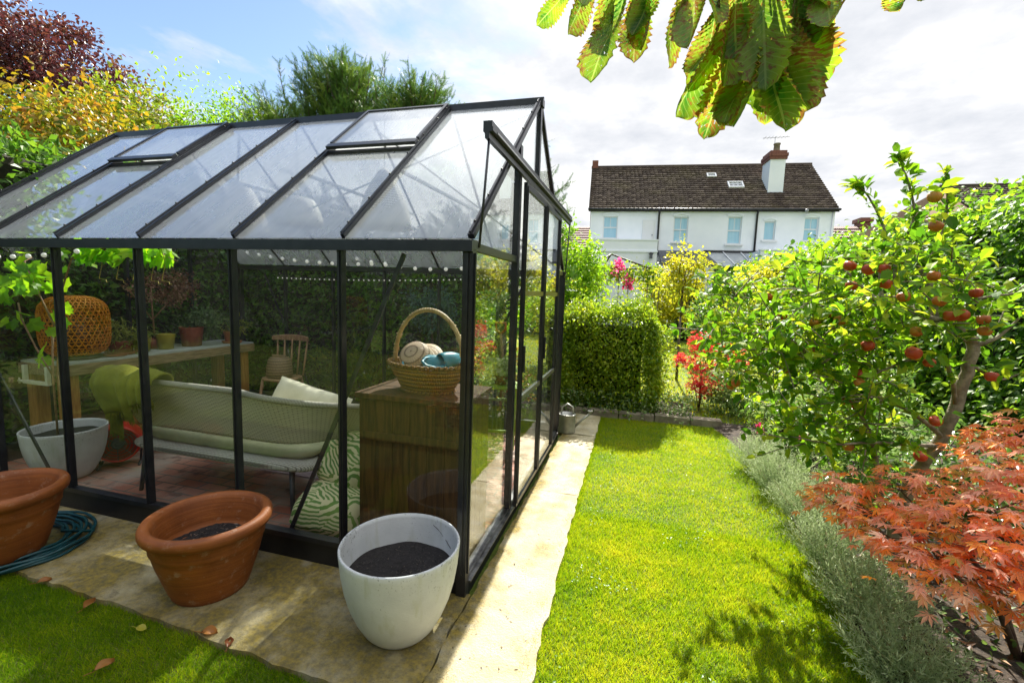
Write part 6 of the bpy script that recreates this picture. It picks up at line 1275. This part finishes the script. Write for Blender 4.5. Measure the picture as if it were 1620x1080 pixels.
APX = [(1344, 421), (1373, 427), (1398, 425), (1347, 452), (1400, 449), (1480, 358), (1477, 437), (1544, 464), (1504, 500), (1521, 499), (1556, 506), (1558, 524), (1289, 511), (1266, 518), (1329, 507), (1321, 498), (1193, 541), (1204, 537), (1264, 554), (1282, 553), (1373, 547), (1248, 586), (1445, 559), (1470, 574), (1569, 596), (1358, 592), (1360, 606), (1156, 610), (1164, 606), (1295, 579), (1486, 477), (1450, 525), (1478, 312), (1356, 642), (1456, 722), (1480, 666), (1342, 707), (1340, 634), (1430, 470), (1215, 470), (1238, 500)]
for i, (x, y) in enumerate(APX):
    w_ = min(1, max(0, (x-1150)/250)); Y = 3.3-.60*w_+.05*math.sin(i*3.1)-(.1 if x > 1430 and y > 500 else 0); o = a0 if i == 0 else a0.copy()
    if i: COL.objects.link(o); o.parent = AT
    o.location = at(x, y, Y)-AO; s_ = (.66+.2*random.random())*(1.1 if (x, y) == (1445, 559) else 1); o.scale = (s_, s_, s_*.94); o.rotation_euler = (random.uniform(-.5, .5), random.uniform(-.5, .5), random.uniform(0, 6))
for o in [q for q in AT.children if q.name.startswith('apple')]:          # each fruit hangs among its own spur leaves
    p = np.array(o.location); m = 7; pos.append(p+np.array([0, 0, .045])+RNG.normal(size=(m, 3))*[.035, .035, .015]); dr.append(rdir(m)*.9+np.array([-.1, -.3, -.25]))
pos, dr = np.concatenate(pos), np.concatenate(dr); n = len(pos); s = .65+.6*RNG.random(n)
apl = leafmat('apple_leaf', [(.05, .14, .006), (.11, .24, .008), (.20, .34, .010), (.38, .42, .02)], .46, 1.8, .55, .3)
leaves('leaves', apl, AT, T_OVAL, pos, dr, np.array([0, -.15, .9])+rdir(n)*.7, .068*s, .042*s)
# ------------------------------------------------------------------ horse chestnut leaves hanging over the camera
def _chest():
    m, t, p, o = base('chestnut_leaf'); uv = attr(t, 'uvw', 'Vector'); s = nd(t, 'ShaderNodeSeparateXYZ'); t.links.new(uv, s.inputs[0]); rn = attr(t, 'rnd')
    v = nd(t, 'ShaderNodeTexCoord').outputs['Object']; av = math_(t, 'ABSOLUTE', s.outputs[1])
    cxy = nd(t, 'ShaderNodeCombineXYZ'); t.links.new(math_(t, 'SUBTRACT', s.outputs[0], math_(t, 'MULTIPLY', av, .16)), cxy.inputs[0]); t.links.new(math_(t, 'MULTIPLY', s.outputs[1], .22), cxy.inputs[1]); t.links.new(math_(t, 'MULTIPLY', rn, 9), cxy.inputs[2])
    blot = noise(t, 1, 5, mapping(t, cxy.outputs[0], (26, 15, 3)), .6); pat = noise(t, 1, 3, mapping(t, cxy.outputs[0], (3, 4, 2)))
    c = mixc(t, ramp(t, math_(t, 'ADD', pat, math_(t, 'MULTIPLY', av, .22)), [(.42, (0, 0, 0)), (.66, (1, 1, 1))]), (.035, .13, .010), (.20, .29, .012))
    k = math_(t, 'ADD', math_(t, 'ADD', blot, math_(t, 'MULTIPLY', pat, .35)), math_(t, 'ADD', math_(t, 'MULTIPLY', rn, .10), math_(t, 'MULTIPLY', math_(t, 'POWER', av, 4), .11))); c = mixc(t, ramp(t, k, [(.765, (0, 0, 0)), (.83, (1, 1, 1))]), c, (.20, .095, .016))
    ve = math_(t, 'FRACT', math_(t, 'MULTIPLY', math_(t, 'SUBTRACT', s.outputs[0], math_(t, 'MULTIPLY', av, .17)), 17)); ve = math_(t, 'LESS_THAN', ve, .12); rib = math_(t, 'MAXIMUM', math_(t, 'LESS_THAN', av, .045), math_(t, 'MULTIPLY', ve, .55))
    c = mixc(t, math_(t, 'MULTIPLY', rib, .6), c, (.34, .42, .10)); t.links.new(c, p.inputs['Base Color']); setin(p, Roughness=.5)
    tl = nd(t, 'ShaderNodeBsdfTranslucent'); g = nd(t, 'ShaderNodeVectorMath', operation='SCALE'); g.inputs['Scale'].default_value = 1.9; t.links.new(c, g.inputs[0]); t.links.new(g.outputs[0], tl.inputs[0])
    mx = nd(t, 'ShaderNodeMixShader'); mx.inputs[0].default_value = .62; t.links.new(p.outputs[0], mx.inputs[1]); t.links.new(tl.outputs[0], mx.inputs[2])
    hole = noise(t, 1, 2, mapping(t, cxy.outputs[0], (34, 22, 5), loc=(4, 2, 1))); ho_ = math_(t, 'MULTIPLY', math_(t, 'GREATER_THAN', hole, .70), math_(t, 'GREATER_THAN', k, .66))
    tr = nd(t, 'ShaderNodeBsdfTransparent'); m2 = nd(t, 'ShaderNodeMixShader'); t.links.new(ho_, m2.inputs[0]); t.links.new(mx.outputs[0], m2.inputs[1]); t.links.new(tr.outputs[0], m2.inputs[2]); t.links.new(m2.outputs[0], o.inputs[0]); return m
chm = _chest()
CH = thing('horse_chestnut', 'drooping horse chestnut leaves with brown blotches hanging from above', 'tree', tuple(at(1200, -60, 1.25))); CO = at(1200, -60, 1.25)
def leaflet(b, tip, wpx, Y0, Y1, roll=0., cup=.25, bend=.12, rv=None):
    B, E = at(b[0], b[1], Y0), at(tip[0], tip[1], Y1); D = E-B; L = np.linalg.norm(D); X = D/L; view = unit(((B+E)/2-CAMPOS)[None])[0]; side = np.cross(X, view); side /= np.linalg.norm(side); up = np.cross(side, X)
    side, up = side*math.cos(roll)+up*math.sin(roll), up*math.cos(roll)-side*math.sin(roll)
    w = wpx/FPX*np.linalg.norm((B+E)/2-CAMPOS)*.5; nu, nv = 60, 13; V = []; UV = []
    for i in range(nu+1):
        u = i/nu; prof = max(.012, (u**1.35)*(1-u)**.50*2.55 if u < 1 else 0); ser = 1+(.34*((u*15) % 1)-.15)*(u > .12)
        for j in range(nv):
            v = -1+2*j/(nv-1); av = abs(v); wd = w*prof*(ser if av > .9 else 1); pl = .0035*math.sin(2*PI*(u*17-av*2.9))*min(1, av*3)*(1-u)*1.0
            off = -cup*w*prof*av**1.5+pl*1.7+.10*w*math.sin(u*5+v*2.4+(rv or 0)*30)*prof-bend*L*(u-.5)**2*1.2+.004*math.sin(u*9+v*2+(rv or 0)*20)
            V.append(B+X*(L*(u-.02*av*prof))+side*(v*wd*.98)+up*off-CO); UV.append((u, v, 0))
    F = np.array([(i*nv+j, i*nv+j+1, (i+1)*nv+j+1, (i+1)*nv+j) for i in range(nu) for j in range(nv-1)])
    return npmesh('leaflet', np.array(V), [F], chm, CH, np.full(len(V), rv if rv is not None else random.random()), np.array(UV), True)
LF = [((912, -30), (848, 42), 40), ((945, -40), (893, 58), 50), ((1000, -40), (937, 137), 72), ((1010, -30), (1003, 106), 58), ((1085, -40), (1046, 113), 40), ((1050, -50), (1000, 60), 50), ((1105, -60), (1093, 84), 62), ((1170, 20), (1062, 186), 72), ((1180, 40), (1112, 224), 66),
      ((1205, 0), (1178, 214), 84), ((1212, 20), (1236, 218), 88), ((1222, 10), (1289, 146), 96), ((1235, -50), (1324, 40), 80), ((1205, -60), (1212, 150), 84), ((1180, -40), (1140, 140), 72), ((1275, -60), (1290, 75), 70), ((1160, -60), (1170, 100), 70), ((1130, -50), (1120, 50), 50), ((1215, 30), (1205, 185), 60),
      ((1440, -40), (1422, 19), 40), ((1470, -40), (1447, 14), 36), ((1400, -35), (1372, 3), 30), ((960, -60), (975, 70), 55), ((1150, 20), (1085, 150), 50), ((1245, 10), (1262, 190), 66), ((1190, 60), (1150, 205), 60), ((1260, -30), (1308, 95), 62), ((1080, -60), (1070, 70), 44), ((1300, -60), (1318, 60), 50), ((1020, -60), (1022, 85), 44), ((1250, -50), (1246, 110), 60), ((925, -60), (915, 20), 44), ((1145, 0), (1098, 128), 50), ((1225, 40), (1210, 200), 56)]
for i, (b, tp, wp_) in enumerate(LF):
    leaflet(b, tp, wp_*.80, 1.25+.05*math.sin(i*2.3), 1.17+.06*math.sin(i*1.7+1), roll=.75*math.sin(i*1.9+.4), cup=.45+.35*random.random(), bend=.05+.3*random.random(), rv=(i*.618) % 1)
b = MB()
for (bb, tp, w_) in LF:
    p = at(bb[0], bb[1], 1.25)-CO; hub = at(min((960, 1090, 1200, 1440), key=lambda q: abs(q-bb[0])), -75, 1.27)-CO; b.tube([hub, (p+hub)/2+np.array([0, 0, .004]), p], [.0028, .0022, .002], 5)
for p in ((970, -45), (1090, -60), (1190, -55), (1440, -50)):
    q = at(p[0], p[1], 1.27)-CO; b.tube([q, q*.6+np.array([0, .08, .18]), np.array([.1, .0, .5])], [.004, .005, .008], 6)
tk = np.array([4.6, -3.6, 0])-CO; fork = tk+np.array([0, 0, 2.6])
b.tube([(.1, .0, .5), (.8, -.5, 1.1), (2., -1.6, 1.3), (3.4, -2.9, 1.0), fork], [.012, .03, .05, .09, .12], 8); b.build('branch', bark, CH)
tr = MB().tube([tk+np.array([0, 0, -.05]), tk+np.array([.05, 0, 1.2]), fork, fork+np.array([-.4, .2, 1.8])], [.30, .24, .20, .12], 12)
limbs(tr, fork, [np.array(p)-CO for p in ((-3, -2.6, 4.6), (-1, -1.6, 5.2), (2, -1.6, 5.2), (1, -4.5, 5.6), (6.5, -2.5, 5.4), (7, -5, 5))], .10, .015, .08, 8, 8); tr.build('trunk', bark, CH)
pos, out, rn = crown(np.array([1.2, -3.3, 5.0])-CO, (5.2, 2.3, 1.5), 220, 22, .34, .25, .15, .7, 4)
foliage('crown', leafmat('chestnut_crown_leaf', [(.03, .09, .012), (.07, .15, .015), (.16, .20, .02), (.20, .10, .02)], .4, 1.5), CH, pos, out, rn, .24, .11, T_OVAL, .5)
# ------------------------------------------------------------------ small debris on the path
n = 260; pos = np.stack([RNG.uniform(-.72, -.36, n), RNG.uniform(.9, 5.6, n), np.full(n, .003)], 1)
tag(leaves('path_debris', leafmat('debris', [(.03, .02, .012), (.10, .07, .03), (.2, .15, .06)], .05), None, T_LANCE, pos, rdir(n, .1), np.array([0, 0, 1])+rdir(n)*.25, .018*(.4+RNG.random(n)), .006), kind='stuff')
n = 70; pos = np.stack([RNG.uniform(.2, 1.05, n), RNG.uniform(3.6, 5.2, n), np.full(n, .012)], 1)
tag(leaves('lawn_twigs', leafmat('lawn_debris', [(.03, .02, .012), (.07, .05, .025), (.12, .08, .04)], .05), None, T_LANCE, pos, rdir(n, .1), np.array([0, 0, 1])+rdir(n)*.25, .05*(.4+RNG.random(n)), .007), kind='stuff')
